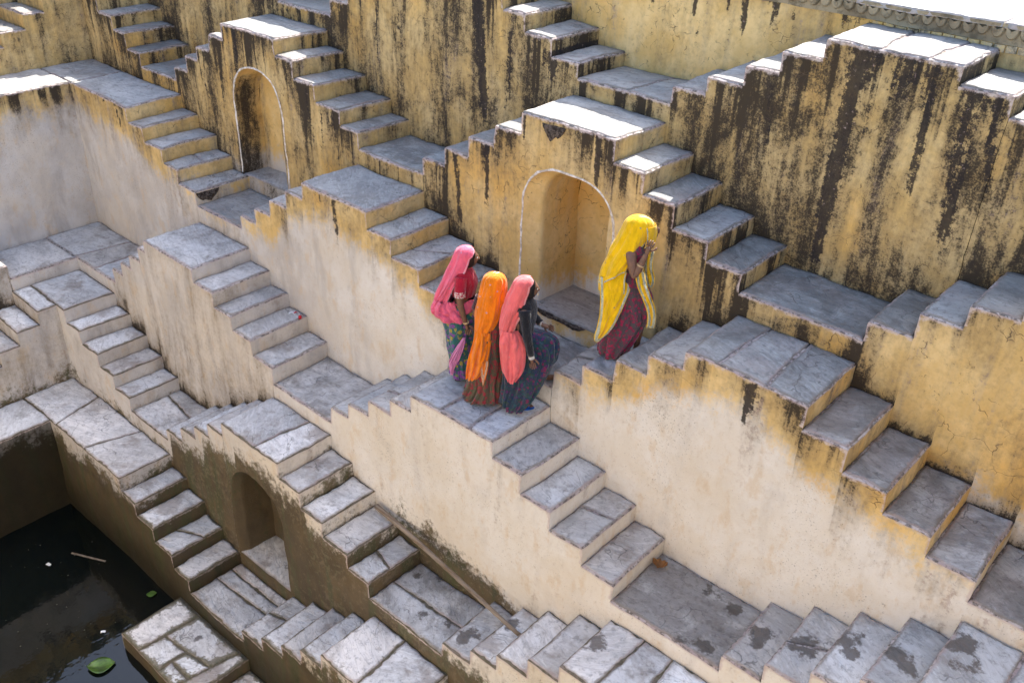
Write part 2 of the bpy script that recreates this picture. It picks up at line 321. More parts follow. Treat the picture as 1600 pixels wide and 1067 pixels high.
# ------------------------------------------------------------------ stone slabs
def slate():
    n = N('slate_slab')
    rnd = n.rand()
    off = n.t.nodes.new('ShaderNodeCombineXYZ')
    n.put(off.inputs[0], n.mul(rnd, 37.0)); n.put(off.inputs[1], n.mul(rnd, 91.0)); n.put(off.inputs[2], n.mul(rnd, 13.0))
    rot = n.t.nodes.new('ShaderNodeVectorRotate'); rot.rotation_type = 'Z_AXIS'
    n.put(rot.inputs['Vector'], n.vadd(n.pos, off.outputs[0])); n.put(rot.inputs['Angle'], n.add(-0.75, n.mul(rnd, 1.5)))
    v = rot.outputs[0]
    grain = n.noise((1.3, 5.5, 1), 2.0, 6, 0.72, vec=v, dist=2.2)
    cloud = n.noise((1, 1.6, 1), 1.5, 6, 0.62, vec=v, dist=0.6)
    fine = n.noise((1, 1, 1), 17, 5, 0.74, vec=v)
    speck = n.noise((1, 1, 1), 70, 2, 0.7, vec=v)
    layer = n.noise((0.9, 2.2, 1), 2.6, 6, 0.55, vec=v, dist=1.6)
    lt = n.attr('light')                       # chalky wear, plus sky light on lower tiers painted into the stone
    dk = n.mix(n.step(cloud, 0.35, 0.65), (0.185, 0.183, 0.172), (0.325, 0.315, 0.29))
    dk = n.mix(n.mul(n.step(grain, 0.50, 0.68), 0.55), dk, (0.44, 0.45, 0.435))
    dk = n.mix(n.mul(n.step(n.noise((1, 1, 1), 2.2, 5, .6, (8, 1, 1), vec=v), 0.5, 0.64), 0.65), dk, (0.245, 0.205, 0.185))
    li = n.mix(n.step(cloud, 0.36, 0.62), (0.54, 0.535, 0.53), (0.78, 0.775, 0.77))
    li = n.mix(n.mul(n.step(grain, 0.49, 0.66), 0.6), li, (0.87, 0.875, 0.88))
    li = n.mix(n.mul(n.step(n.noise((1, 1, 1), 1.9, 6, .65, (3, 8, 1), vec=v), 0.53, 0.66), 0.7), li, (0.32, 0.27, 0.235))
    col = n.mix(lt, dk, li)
    col = n.mix(n.mul(n.step(fine, 0.51, 0.64), 0.45), col, n.mix(lt, (0.085, 0.085, 0.085), (0.22, 0.215, 0.215)))
    col = n.mix(n.mul(n.step(speck, 0.6, 0.72), 0.4), col, n.mix(lt, (0.4, 0.41, 0.4), (0.7, 0.7, 0.7)))
    soil = n.mul(0.8, n.step(n.add(n.noise((1, 1, 1), 2.4, 6, .68, (5, 5, 1), dist=.7), n.mul(n.sub(n.attr('soil'), .5), .34)), .49, .68))
    col = n.mix(n.mul(soil, 0.72), col, n.mix(lt, (0.11, 0.10, 0.09), n.mix(n.step(fine, .42, .6), (0.255, 0.235, 0.22), (0.17, 0.15, 0.135))))
    tone = n.add(0.80, n.mul(n.math('FRACT', n.mul(rnd, 17.3)), 0.34))
    col = n.mix(1.0, col, n.mix(n.math('FRACT', n.mul(rnd, 7.7)), (1.0, .965, .92), (.97, .99, 1.0)), 'MULTIPLY')
    tv = n.t.nodes.new('ShaderNodeVectorMath'); tv.operation = 'SCALE'; n.L(col, tv.inputs[0]); n.L(tone, tv.inputs[3]); col = tv.outputs[0]
    # cleft cracks
    wob = n.vadd(v, n.vscale(n.ncol(1.7, 4, v), 0.9))
    ck = n.vor(1.5, 'DISTANCE_TO_EDGE', (1, 2.2, 1), wob)
    cm = n.mul(n.sub(1.0, n.step(ck, 0.003, 0.013)), n.step(n.noise((1, 1, 1), 1.1, 3, .5, (1, 8, 1), vec=v), 0.5, 0.56))
    ridg = n.math('ABSOLUTE', n.sub(layer, 0.5))
    cl = n.mul(n.sub(1.0, n.step(ridg, 0.0, 0.016)), n.step(cloud, 0.44, 0.6))
    cm = n.math('MAXIMUM', cm, n.mul(cl, 0.35))
    col = n.mix(n.mul(cm, 0.55), col, (0.08, 0.072, 0.065))
    col = n.mix(n.mul(n.step(grain, 0.46, 0.36), 0.25), col, n.mix(lt, (0.10, 0.095, 0.09), (0.27, 0.25, 0.235)))
    # soiled rim and joint dirt / pinkish lime along the edge
    e = n.add(n.attr('edge'), n.mul(n.sub(fine, 0.5), 0.11))
    col = n.mix(n.mul(n.sub(1.0, n.step(e, 0.004, 0.035)), 0.65), col, n.mix(n.step(cloud, .45, .55), (0.36, 0.28, 0.26), (0.17, 0.14, 0.11)))
    # slab darker towards the wall behind it
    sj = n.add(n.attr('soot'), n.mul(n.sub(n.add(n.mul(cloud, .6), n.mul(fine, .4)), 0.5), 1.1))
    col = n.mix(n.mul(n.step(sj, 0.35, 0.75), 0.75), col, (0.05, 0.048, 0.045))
    # damp splashes
    w = n.add(n.attr('wet'), n.add(n.mul(n.sub(n.noise((1, 1, 1), 5, 5, .68, (4, 4, 1)), 0.5), 2.3), n.mul(n.sub(fine, .5), .8)))
    wm = n.mul(n.step(w, 0.45, 0.74), 0.92)
    col = n.mix(n.mul(wm, 0.86), col, n.mix(n.step(fine, .4, .6), (0.035, 0.028, 0.022), (0.075, 0.055, 0.042)))
    # moss in joints
    ms = n.add(n.attr('moss'), n.add(n.mul(n.sub(cloud, 0.5), 0.9), n.add(n.mul(n.sub(fine, .5), 0.9), n.mul(n.attr('edge'), -3.0))))
    col = n.mix(n.mul(n.step(ms, 0.30, 0.46), 0.9), col, n.mix(n.step(fine, .45, .6), (0.10, 0.095, 0.05), (0.20, 0.17, 0.12)))
    h = n.add(n.add(n.mul(layer, 1.0), n.mul(fine, 0.35)), n.add(n.mul(n.step(layer, 0.49, 0.51), 0.5), n.add(n.mul(speck, .1), n.mul(cm, -0.5))))
    n.bump(h, 0.55, 0.016)
    rough = n.sub(n.sub(0.66, n.mul(n.sub(fine, 0.5), 0.5)), n.mul(wm, 0.22))
    return n.done(col, rough, 0.4)
def mortar():
    n = N('lime_mortar')
    f = n.noise((1, 1, 1), 18, 5, 0.72); p = n.noise((1, 1, 1), 3.0, 5, .6)
    col = n.mix(n.step(p, 0.4, 0.6), (0.40, 0.325, 0.31), (0.52, 0.455, 0.42))
    col = n.mix(n.mul(n.step(f, 0.44, 0.6), 0.9), col, (0.125, 0.105, 0.085))
    col = n.mix(n.mul(n.step(n.add(n.attr('soot'), n.mul(n.sub(p, .5), 1.0)), .3, .7), .8), col, (0.05, 0.045, 0.04))
    col = n.mix(n.mul(n.step(n.add(n.attr('moss'), n.mul(n.sub(p, .5), .5)), .2, .5), .85), col, (0.11, 0.095, 0.055))
    n.bump(f, 0.5, 0.012)
    return n.done(col, 0.95, 0.15)
M_WALL = plaster(); M_SLAB = slate(); M_MORT = mortar()
def limewash():
    n = N('white_lime_line'); f = n.noise((1, 1, 1), 14, 6, .7)
    n.bump(f, .3, .01)
    return n.done(n.mix(n.step(f, 0.42, 0.6), (0.80, 0.77, 0.73), (0.50, 0.43, 0.36)), 0.9, .2)
M_LIME = limewash()
# ------------------------------------------------------------------ what stains where
PALE = dict(F=9, E=9, D=9, C=9, B=4.70, A=3.98, Z=-9, W=-9)
MOSS = dict(F=9, E=1.0, D=1.62, C=1.42, B=-9, A=-9, Z=-9, W=-9)
MOLD = dict(F=0.1, E=0.3, D=0.3, C=0.20, B=0.45, A=0.56, Z=0.73, W=0.36)
RUNS = []          # (tier, x_top, z_top, x_bottom, z_bottom, half width, strength)
def run(T, p0, p1, w, s=0.9):
    a = at(*p0, Y=YF[T]); b = at(*p1, Y=YF[T]); RUNS.append((T, a.x, a.z, b.x, b.z, w, s))
for a in [('Z',(1347,92),(1268,425),.085,1.0),('Z',(1375,100),(1330,300),.05,.45),('Z',(1458,115),(1420,330),.06,.7),('Z',(1520,150),(1470,400),.10,.75),('Z',(1556,165),(1540,300),.07,.7),
          ('Z',(1425,95),(1400,170),.16,.7),('Z',(1365,90),(1350,150),.14,.65),('Z',(1205,120),(1195,330),.03,.5),
          ('Z',(745,0),(757,195),.085,1.05),('Z',(797,62),(790,190),.035,.9),('Z',(622,0),(632,150),.05,.5),('Z',(665,0),(668,120),.03,.5),
          ('Z',(862,95),(865,135),.10,.9),('Z',(588,0),(592,100),.04,.6),('Z',(700,60),(700,190),.05,.45),('Z',(440,0),(470,60),.06,.6),
          ('A',(712,236),(722,365),.045,1.0),('A',(761,220),(764,335),.035,.95),('A',(818,182),(820,262),.02,.95),('A',(935,217),(932,302),.045,1.0),
          ('A',(690,255),(700,300),.05,.6),('A',(364,55),(373,118),.045,1.0),('A',(520,190),(532,270),.06,.6),('A',(478,150),(492,230),.035,.7),('A',(310,90),(335,180),.05,.6),
          ('A',(346,100),(352,200),.03,.5),('A',(1075,345),(1080,380),.03,.5),('A',(500,170),(506,250),.03,.6),
          ('W',(1085,0),(1083,75),.02,.9),('W',(1140,0),(1136,62),.02,1.0),('W',(1165,0),(1157,65),.035,1.0),('W',(1205,0),(1202,55),.03,.9),('W',(1215,0),(1209,40),.02,.9),
          ('W',(1240,10),(1236,60),.02,.5),('W',(1322,20),(1316,52),.07,.9),('W',(1345,22),(1342,40),.05,.7),('W',(1018,0),(1017,75),.015,.5),('W',(955,0),(955,30),.02,.5),
          ('B',(1172,612),(1160,672),.05,1.0),('B',(1185,606),(1182,640),.03,.6),('B',(520,315),(530,380),.05,.7),('B',(500,305),(505,345),.03,.6),('B',(174,150),(196,215),.03,.95),('B',(160,152),(175,185),.02,.8),
          ('B',(590,345),(592,375),.03,.5),('B',(1285,675),(1280,715),.06,.4)]:
    run(*a)
WETS = [((1187,985),2.80,.15),((1180,1000),2.80,.12),((1248,1005),3.0,.19),((1268,1018),3.0,.13),((1322,1000),3.2,.16),((1328,1020),3.2,.13),((1400,1025),3.42,.15),((1412,1042),3.42,.14),
        ((1505,1010),3.66,.17),((1508,1040),3.66,.16),((1480,1005),3.66,.10),((1098,1010),2.6,.17),((1062,1000),2.6,.08),((1115,925),2.6,.12),((1150,950),2.6,.12),
        ((808,925),1.92,.17),((875,905),2.14,.12),((845,905),1.92,.1),((868,1018),1.7,.16),((815,1012),1.7,.13),((738,990),1.5,.13),((930,1005),2.36,.18),((660,960),1.3,.1),((700,975),1.3,.1),
        ((722,1000),1.5,.12),((800,980),1.7,.10),((315,995),-.23,.05),((325,1017),-.23,.05),((300,965),-.23,.04),((640,880),1.3,.12),((690,905),1.3,.15),((655,900),1.3,.1),
        ((560,870),1.72,.1),((530,795),1.93,.06),((1040,800),3.6,.0),((900,790),3.2,.0),((110,675),1.07,.0)]
WETP = [(at(*p, Z=z), z, r) for p, z, r in WETS if r > 0]
def wet_at(p, z):
    w = 0.0
    for q, zz, r in WETP:
        if abs(zz-z) > 0.14: continue
        d = math.hypot(p.x-q.x, (p.y-q.y)*(.75+.5*((q.x*7.3) % 1)))/(r*(.62+.45*((q.x*13.7+q.y*5.1) % 1)))
        if d < 1.6: w = max(w, 1.0-d*0.62)
    return max(w, 0)
_bx = [(ROWS['B'][1][i]+ROWS['B'][1][i+1])/2 for i in range(len(ROWS['B'][2]))]
def b_profile(x): return float(np.interp(x, _bx, ROWS['B'][2]))      # smoothed line of the steps of tier B
def wall_attrs(T, p, ztop, zfoot, lim=1.0, wing=False, xr=None):
    dt, df = ztop-p.z, p.z-zfoot
    mold = MOLD[T]
    if T == 'Z': mold += 0.10*math.exp(-dt/0.9)+0.16*math.exp(-df/0.35)-0.04*(p.x < -0.3)
    elif T == 'A': mold += 0.24*math.exp(-dt/0.30)+0.14*math.exp(-df/0.22)*(p.z > 4.2)+(-0.30 if (-1.3 < p.x < 0.6 and p.z < 5.5) else 0)+(0.17 if p.x < -4.9 else 0)-(0.16*(p.x > 2.2))+0.34*math.exp(-df/0.35)*(0.6 < p.x < 2.8 or p.x < -1.6 and p.x > -4)+0.52*math.exp(-df/0.13)*(p.x > 2.5)
    elif T == 'W': mold += 0.25*math.exp(-dt/0.12)+0.2*math.exp(-df/0.2)
    elif T == 'B': mold += (0.23 if p.x > 0.6 else .20)*math.exp(-(dt/0.42)**2)*min(1, max(0, (b_profile(p.x)-3.95)/.5))*(.7+.9*abs(noise.noise(Vector((p.x*2.1, 5, 1)))))-0.36*min(1, max(0, (dt-0.3)*1.6))+0.25*math.exp(-df/0.06)
    elif T == 'C': mold += 0.28*math.exp(-dt/0.15)*0.6+0.30*math.exp(-df/0.15)+(.16*min(1, (-3-p.x))+.30*math.exp(-df/.5) if p.x < -3 else 0)
    else: mold += 0.15*math.exp(-df/0.2)+(.16 if wing and T == 'D' else 0)
    if ztop-zfoot < 0.35 and T in 'ZABCW': mold = MOLD[T]+(mold-MOLD[T])*.25+(.05 if T == 'Z' else 0)
    if wing and T == 'B': mold += 0.16*math.exp(-dt/0.6)
    if T == 'A' and wing: mold = .62
    pale = PALE[T]
    if pale < 9:
        if T == 'A': pale += 0.30*max(0, min(1, (p.x-2.0)/1.0))+ (0.30 if p.x < -4 else 0) 
        if T == 'B' and not wing:
            zs_ = b_profile(p.x)+.10; band = .40*min(1, max(0, (zs_-3.95)/.55))+.16*noise.noise(Vector((p.x*1.7, 2, 2))); pale = min(pale-.02, zs_-band)
        pd = pale-p.z
    else: pd = 2.0
    moss = MOSS[T]
    if moss == 9: md = 1.0
    else:
        if T == 'C':
            md = (1.98-0.28*abs(p.x+0.9)-0.25*max(0, p.x-0.2)) - p.z
            if p.x < -3.0: md = (1.50-0.35*abs(p.x+5.0))-p.z
        elif T == 'D': md = (1.82 if -4.4 < p.x < -1.0 else 1.15 if p.x < -5.2 else 1.6 if p.x < -3 else 1.5)+(.35 if -3.6<p.x<-2.2 else 0)-p.z
        elif T == 'B': md = -2.0
        else: md = moss-p.z
        if T in 'ZAWB': md = -2.0
    deep = -1.0
    if T == 'E': deep = (0.15-p.z)*0.6+(0.9 if wing else 0.15)
    if T == 'F': deep = -0.2
    if T == 'D': deep = -0.35
    rn = 0.0
    if not wing:
        for (t, xt, zt, xb, zb, w, s) in RUNS:
            if t != T or p.z > zt+0.1 or p.z < zb-0.15 or abs(p.x-xt) > 0.6: continue
            k = min(1, max(0, (zt-p.z)/max(zt-zb, .05)))
            x = xt+(xb-xt)*k
            d = abs(p.x-x)/(w*(1.0-0.35*k))
            e = min(1, max(0, (p.z-zb+0.1)/0.3))
            rn = max(rn, s*max(0, 1.15-d*0.62)*e)
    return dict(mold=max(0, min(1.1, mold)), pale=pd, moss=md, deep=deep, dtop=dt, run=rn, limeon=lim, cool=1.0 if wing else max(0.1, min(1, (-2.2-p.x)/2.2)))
# ------------------------------------------------------------------ build walls
H = 0.05
OWN = {}
def thing_for(own):
    if own in OWN: return OWN[own]
    rs = [r for r in RECTS if r.own == own]
    cx = sum((r.x0+r.x1)/2 for r in rs)/len(rs); cy = sum((r.y0+r.y1)/2 for r in rs)/len(rs); z = min(r.z for r in rs)-0.3
    if own[1] == 'L': e = empty('stone_landing', (cx, cy, z), LABEL_L.get(own, 'stone landing'), 'landing', 'landings between the stepwell stairs')
    else: e = empty('stepwell_stair', (cx, cy, z), LABEL.get(own, 'stair'), 'staircase', 'crossing stairs of the stepwell')
    OWN[own] = {'root': e, 'front': MB(), 'bed': MB()}
    return OWN[own]
NICHE = {('A', 20): dict(x0=-1.262, x1=-0.045, zf=4.085, zs=5.24, zt=5.765, n=2.5, dep=0.72, k=.83),
         ('A', 10): dict(x0=-6.745, x1=-5.615, zf=4.085, zs=5.10, zt=5.73, n=2.3, dep=0.42, k=1.0),
         ('D', 10): dict(x0=-3.785, x1=-2.675, zf=0.25, zs=1.25, zt=1.82, n=2.1, dep=0.50, k=.93)}
def arch_z(N_, x, k=1.0):
    c = (N_['x0']+N_['x1'])/2; hw = (N_['x1']-N_['x0'])/2*k
    t = min(1, abs(x-c)/hw); return N_['zs']+(N_['zt']-N_['zs'])*k*max(0, 1-t**N_['n'])**(1/N_['n'])
CH = 0.012
def ngrid(L): return max(1, int(math.ceil(L/H)))
def lines(a, b):                          # cuts on one world-wide lattice, so neighbouring faces meet without slits
    out = [a]; k = math.ceil((a+.002)/H)
    while k*H < b-.002: out.append(k*H); k += 1
    return out+[b]
def face_y(mb, T, x0, x1, y, zlo, ztop, zrect, foot, lo_fn=None, wing=False, lim=1.0, rc=None):
    """vertical face looking towards -Y; ztop may be a function of x"""
    nu = ngrid(x1-x0); nv = ngrid(ztop-(zlo if lo_fn is None else min(lo_fn(x0), lo_fn(x1))))
    def fn(u, v):
        x = x0+(x1-x0)*u; lo = lo_fn(x)
        return fx(x, lo+(ztop-lo)*v)
    def fx(x, z):
        p = Vector((x, y, z)); A_ = wall_attrs(T, p, zrect, foot, lim, wing)
        if rc is not None:
            if rc.zl is not None and p.z > rc.zl-.02: A_['dtop'] = min(A_['dtop'], p.x-rc.x0+.010)
            if rc.zr is not None and p.z > rc.zr-.02: A_['dtop'] = min(A_['dtop'], rc.x1-p.x+.010)
        return disp(p), A_
    if lo_fn is None: mb.lgrid(fx, lines(x0, x1), lines(zlo, ztop))
    else: mb.grid(fn, nu, nv)
def face_x(mb, T, y0, y1, x, zlo, ztop, zrect, foot, sign=1, wing=False, lim=1.0):
    nu = ngrid(y1-y0); nv = ngrid(ztop-zlo)
    def fn(yy, z):
        p = Vector((x, yy, z)); return disp(p), wall_attrs(T, p, zrect, foot, lim, wing)
    mb.lgrid(fn, lines(y0, y1), lines(zlo, ztop), flip=sign < 0)
def span(r, side):
    out = []
    if side == 'front':
        segs = [(n.x0, n.x1, n.z) for n in RECTS if n is not r and abs(n.y1-r.y0) < 0.035 and n.x1 > r.x0+.005 and n.x0 < r.x1-.005]
        a, b = r.x0, r.x1
    elif side == 'back':
        segs = [(n.x0, n.x1, n.z) for n in RECTS if n is not r and abs(n.y0-r.y1) < 0.035 and n.x1 > r.x0+.005 and n.x0 < r.x1-.005]
        a, b = r.x0, r.x1
    elif side == 'right':
        segs = [(n.y0, n.y1, n.z) for n in RECTS if n is not r and abs(n.x0-r.x1) < 0.004 and n.y1 > r.y0+.005 and n.y0 < r.y1-.005]
        a, b = r.y0, r.y1
    else:
        segs = [(n.y0, n.y1, n.z) for n in RECTS if n is not r and abs(n.x1-r.x0) < 0.004 and n.y1 > r.y0+.005 and n.y0 < r.y1-.005]
        a, b = r.y0, r.y1
    segs = sorted((max(s0, a), min(s1, b), z) for s0, s1, z in segs)
    cur = a
    for s0, s1, z in segs:
        if s0 > cur+.01: out.append((cur, s0, ZB))
        out.append((s0, s1, z)); cur = s1
    if cur < b-.01: out.append((cur, b, ZB))
    return out
def arch_trim(N_, y, root):
    mb = MB(); c = (N_['x0']+N_['x1'])/2; hw = (N_['x1']-N_['x0'])/2
    pts = [(N_['x0'], N_['zf']+0.02+(N_['zs']-N_['zf']-.02)*k/14) for k in range(14)]
    for k in range(25):
        th = math.pi-math.pi*k/24; cc, ss = math.cos(th), math.sin(th); q = 2/N_['n']
        pts.append((c+hw*math.copysign(abs(cc)**q, cc), N_['zs']+(N_['zt']-N_['zs'])*abs(ss)**q))
    pts += [(N_['x1'], N_['zs']-(N_['zs']-N_['zf']-.02)*k/14) for k in range(1, 15)]
    n = len(pts)
    for i, (x, z) in enumerate(pts):
        w = 0.020+0.012*noise.noise(Vector((x*9, 3, z*9)))
        dx, dz = x-c, z-(N_['zs'])
        if z <= N_['zs']: dx, dz = math.copysign(1, dx), 0
        l = math.hypot(dx, dz); dx, dz = dx/l, dz/l
        p0 = Vector((x-dx*.004, y+0.004, z-dz*.004)); p1 = Vector((x, y-0.007, z)); p2 = Vector((x+dx*w, y-0.007, z+dz*w)); p3 = Vector((x+dx*(w+.004), y+.004, z+dz*(w+.004)))
        for p in (p0, p1, p2, p3): mb.v.append(disp(p))
    for i in range(n-1):
        for k in range(3): a = i*4+k; mb.f.append((a, a+4, a+5, a+1))
    mb.build('arch_edging', M_LIME, root)
def niche(N_, T, r, root, y):
    mb = MB(); c = (N_['x0']+N_['x1'])/2
    def prof(k, y):
        hw = (N_['x1']-N_['x0'])/2*k; zf = N_['zf']; pts = []; c = N_['x1']-hw
        for i in range(24): pts.append(Vector((c-hw, y, zf+(N_['zs']-zf)*i/24)))
        q = 2/N_['n']
        for i in range(33):
            th = math.pi-math.pi*i/32; cc, ss = math.cos(th), math.sin(th)
            pts.append(Vector((c+hw*math.copysign(abs(cc)**q, cc), y, N_['zs']+(N_['zt']-N_['zs'])*abs(ss)**q)))
        for i in range(1, 25): pts.append(Vector((c+hw, y, N_['zs']-(N_['zs']-zf)*i/24)))
        return pts
    secs = [(1.0, y-0.002), (0.985, y+.012)]+[(0.985+(N_['k']-.985)*i/5, y+.012+.10*i/5) for i in range(1, 6)]+[(N_['k']-0.002*i, y+0.112+(N_['dep']-.112)*i/10) for i in range(1, 11)]
    P = [prof(*s) for s in secs]; m = len(P[0])
    nt_ = 'A' if T == 'A' else 'D'
    def na(p):
        a = wall_attrs(nt_, p, 99, N_['zf'], 0.0); a['dtop'] = 9
        a['mold'] = 0.14 if T == 'A' else 0.25
        if T == 'A': a['pale'] = 4.33-p.z
        if T == 'A' and p.x < -4: a['pale'] = 4.50-p.z; a['mold'] = .30+.30*max(0, min(1, (-6.52-p.x)/.12))+.25*(p.y < 2.15 and p.x < -6.6)
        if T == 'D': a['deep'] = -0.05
        a['run'] = 0; return a
    for i, pr in enumerate(P):
        for p in pr: mb.vert(disp(p), **na(p))
    for i in range(len(P)-1):
        for k in range(m-1):
            a = i*m+k; mb.f.append((a, a+1, a+m+1, a+m))
    kb, yb = secs[-1]; hw = (N_['x1']-N_['x0'])/2*kb; cb = N_['x1']-hw
    nu = 26
    def fb(u, v):
        x = cb-hw+2*hw*u; zt = arch_z(N_, c+(x-cb)/kb); p = Vector((x, yb, N_['zf']+(zt-N_['zf'])*v)); return disp(p), na(p)
    mb.grid(fb, nu, 30)
    mb.build('niche_recess', M_WALL, root)
    f = MB()
    slab_quad(f, [(N_['x0']+.01, y+0.005), (N_['x1']-.005, y+0.005), (N_['x1']+.01, yb+.02), (cb-hw-.02, yb+.02)], N_['zf']+.012, T, inset=0.0, thick=.06, frag=0.4, lightadd=.38 if T == 'A' else 0)
    f.build('niche_floor_slab', M_SLAB, root)
    if T != 'D': arch_trim(N_, y, root)
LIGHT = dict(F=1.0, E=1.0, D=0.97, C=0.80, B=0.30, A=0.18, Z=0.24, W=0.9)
SOIL = {('C', 25): .95, ('C', 15): .62, ('B', 15): .8, ('D', 15): .75, ('E', 5): .45, ('D', 5): .5, ('A', 25): .75, ('A', 15): .7, ('C', 10): .5, ('B', 20): .6, ('D', 10): .4, ('B', 21): .8, ('B', 22): .7, ('B', 23): .75, ('B', 24): .7, ('B', 25): .8, ('E', 0): .25, ('E', 1): .2, ('E', 2): .25, ('E', 3): .2, ('E', 4): .2, ('D', 1): .2, ('D', 2): .2, ('D', 3): .2, ('D', 4): .2, ('D', 0): .3}
skey = None
def slab_quad(mb, q, z, T, inset=0.016, thick=0.045, frag=1.0, own=None, lightadd=0.0, moss=None):
    """q: four plan corners (counter-clockwise). One cleft stone with worn arrises."""
    q = [Vector((a, b, 0)) for a, b in q]; c = sum(q, Vector())/4
    # inset
    e = []
    for i in range(4):
        a, b, d = q[i-1], q[i], q[(i+1) % 4]
        n1 = (b-a).normalized(); n2 = (d-b).normalized()
        m1 = Vector((-n1.y, n1.x, 0)); m2 = Vector((-n2.y, n2.x, 0))
        e.append(b+(m1+m2)*inset)
    L1 = max((e[1]-e[0]).length, (e[2]-e[3]).length); L2 = max((e[3]-e[0]).length, (e[2]-e[1]).length)
    nu = max(3, int(L1/0.045)); nv = max(3, int(L2/0.045))
    ed = min(0.3, 0.02/L1); edv = min(.3, 0.02/L2)
    us = [0, ed]+[ed+(1-2*ed)*i/nu for i in range(1, nu)]+[1-ed, 1]
    vs = [0, edv]+[edv+(1-2*edv)*i/nv for i in range(1, nv)]+[1-edv, 1]
    base = len(mb.v); NU, NV = len(us), len(vs)
    seed = random.random()*100
    tilt = (random.uniform(-.006, .006), random.uniform(-.006, .006))
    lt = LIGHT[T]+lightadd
    for i, u in enumerate(us):
        for j, v in enumerate(vs):
            p = (e[0]*(1-u)*(1-v)+e[1]*u*(1-v)+e[2]*u*v+e[3]*(1-u)*v)
            bd = i in (0, NU-1) or j in (0, NV-1)
            dist = min(u*L1, (1-u)*L1, v*L2, (1-v)*L2)
            nz = noise.noise(Vector((p.x*3, p.y*3, seed)))*0.006+noise.noise(Vector((p.x*13, p.y*13, seed)))*0.002
            zz = z+nz+tilt[0]*(u-.5)+tilt[1]*(v-.5)
            if bd: zz -= 0.008+0.004*noise.noise(Vector((p.x*20, p.y*20, 1)))
            if dist < 0.05:
                s = 1-dist/0.05
                k = noise.noise(Vector((p.x*7, p.y*7, seed)))*0.020+noise.noise(Vector((p.x*24, p.y*24, seed)))*0.008
                dirv = (c-p); dirv.z = 0
                if dirv.length > 0: p = p+dirv.normalized()*(abs(k)*frag*s*(1.9 if T in 'DEF' else 1.5))
            p = Vector((p.x, p.y, zz))
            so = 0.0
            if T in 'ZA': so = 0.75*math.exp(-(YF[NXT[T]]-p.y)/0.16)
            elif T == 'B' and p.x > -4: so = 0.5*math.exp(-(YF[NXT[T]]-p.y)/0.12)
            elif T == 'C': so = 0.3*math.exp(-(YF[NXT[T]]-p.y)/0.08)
            ms = (dict(F=.5, E=.34, D=.22, C=.05).get(T, 0.0)) if moss is None else moss
            if T == 'D' and p.x < -3.9: ms = 0.05
            if T == 'E' and p.x < -5: ms = 0.08
            mb.vert(disp(p), edge=dist, wet=wet_at(p, z), soot=so, light=max(0, min(1, lt)), moss=ms, soil=SOIL.get((T, skey), .35))
    for i in range(NU-1):
        for j in range(NV-1):
            a = base+i*NV+j; mb.f.append((a, a+NV, a+NV+1, a+1))
    ring = [i*NV for i in range(NU)]+[(NU-1)*NV+j for j in range(1, NV)]+[i*NV+NV-1 for i in range(NU-2, -1, -1)]+[j for j in range(NV-2, 0, -1)]
    low = []
    for k in ring:
        p = mb.v[base+k].copy(); p.z -= thick
        low.append(mb.vert(p, edge=0.0, wet=0.0, soot=0.2, light=max(0, min(1, lt))*.5, moss=.3 if T in 'DEF' else 0))
    n = len(ring)
    for k in range(n):
        mb.f.append((base+ring[k], low[k], low[(k+1) % n], base+ring[(k+1) % n]))
def bed(mb, r):
    x0, x1, y0, y1, z = r.x0, r.x1, r.y0, r.y1, r.z
    nu, nv = ngrid(x1-x0), ngrid(y1-y0); i_ = 0.012
    us = [0, i_/(x1-x0)]+[i/nu for i in range(1, nu)]+[1-i_/(x1-x0), 1]
    vs = [0, i_/(y1-y0)]+[j/nv for j in range(1, nv)]+[1-i_/(y1-y0), 1]
    b = len(mb.v); NV = len(vs)
    for i, u in enumerate(us):
        for j, v in enumerate(vs):
            bd = i in (0, len(us)-1) or j in (0, NV-1)
            p = Vector((x0+(x1-x0)*u, y0+(y1-y0)*v, z-(CH if bd else 0)))
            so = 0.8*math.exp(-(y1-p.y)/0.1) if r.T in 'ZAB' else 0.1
            mb.vert(disp(p), soot=so, moss=dict(F=.8, E=.6, D=.45, C=.12).get(r.T, 0))
    for i in range(len(us)-1):
        for j in range(NV-1):
            a = b+i*NV+j; mb.f.append((a, a+NV, a+NV+1, a+1))
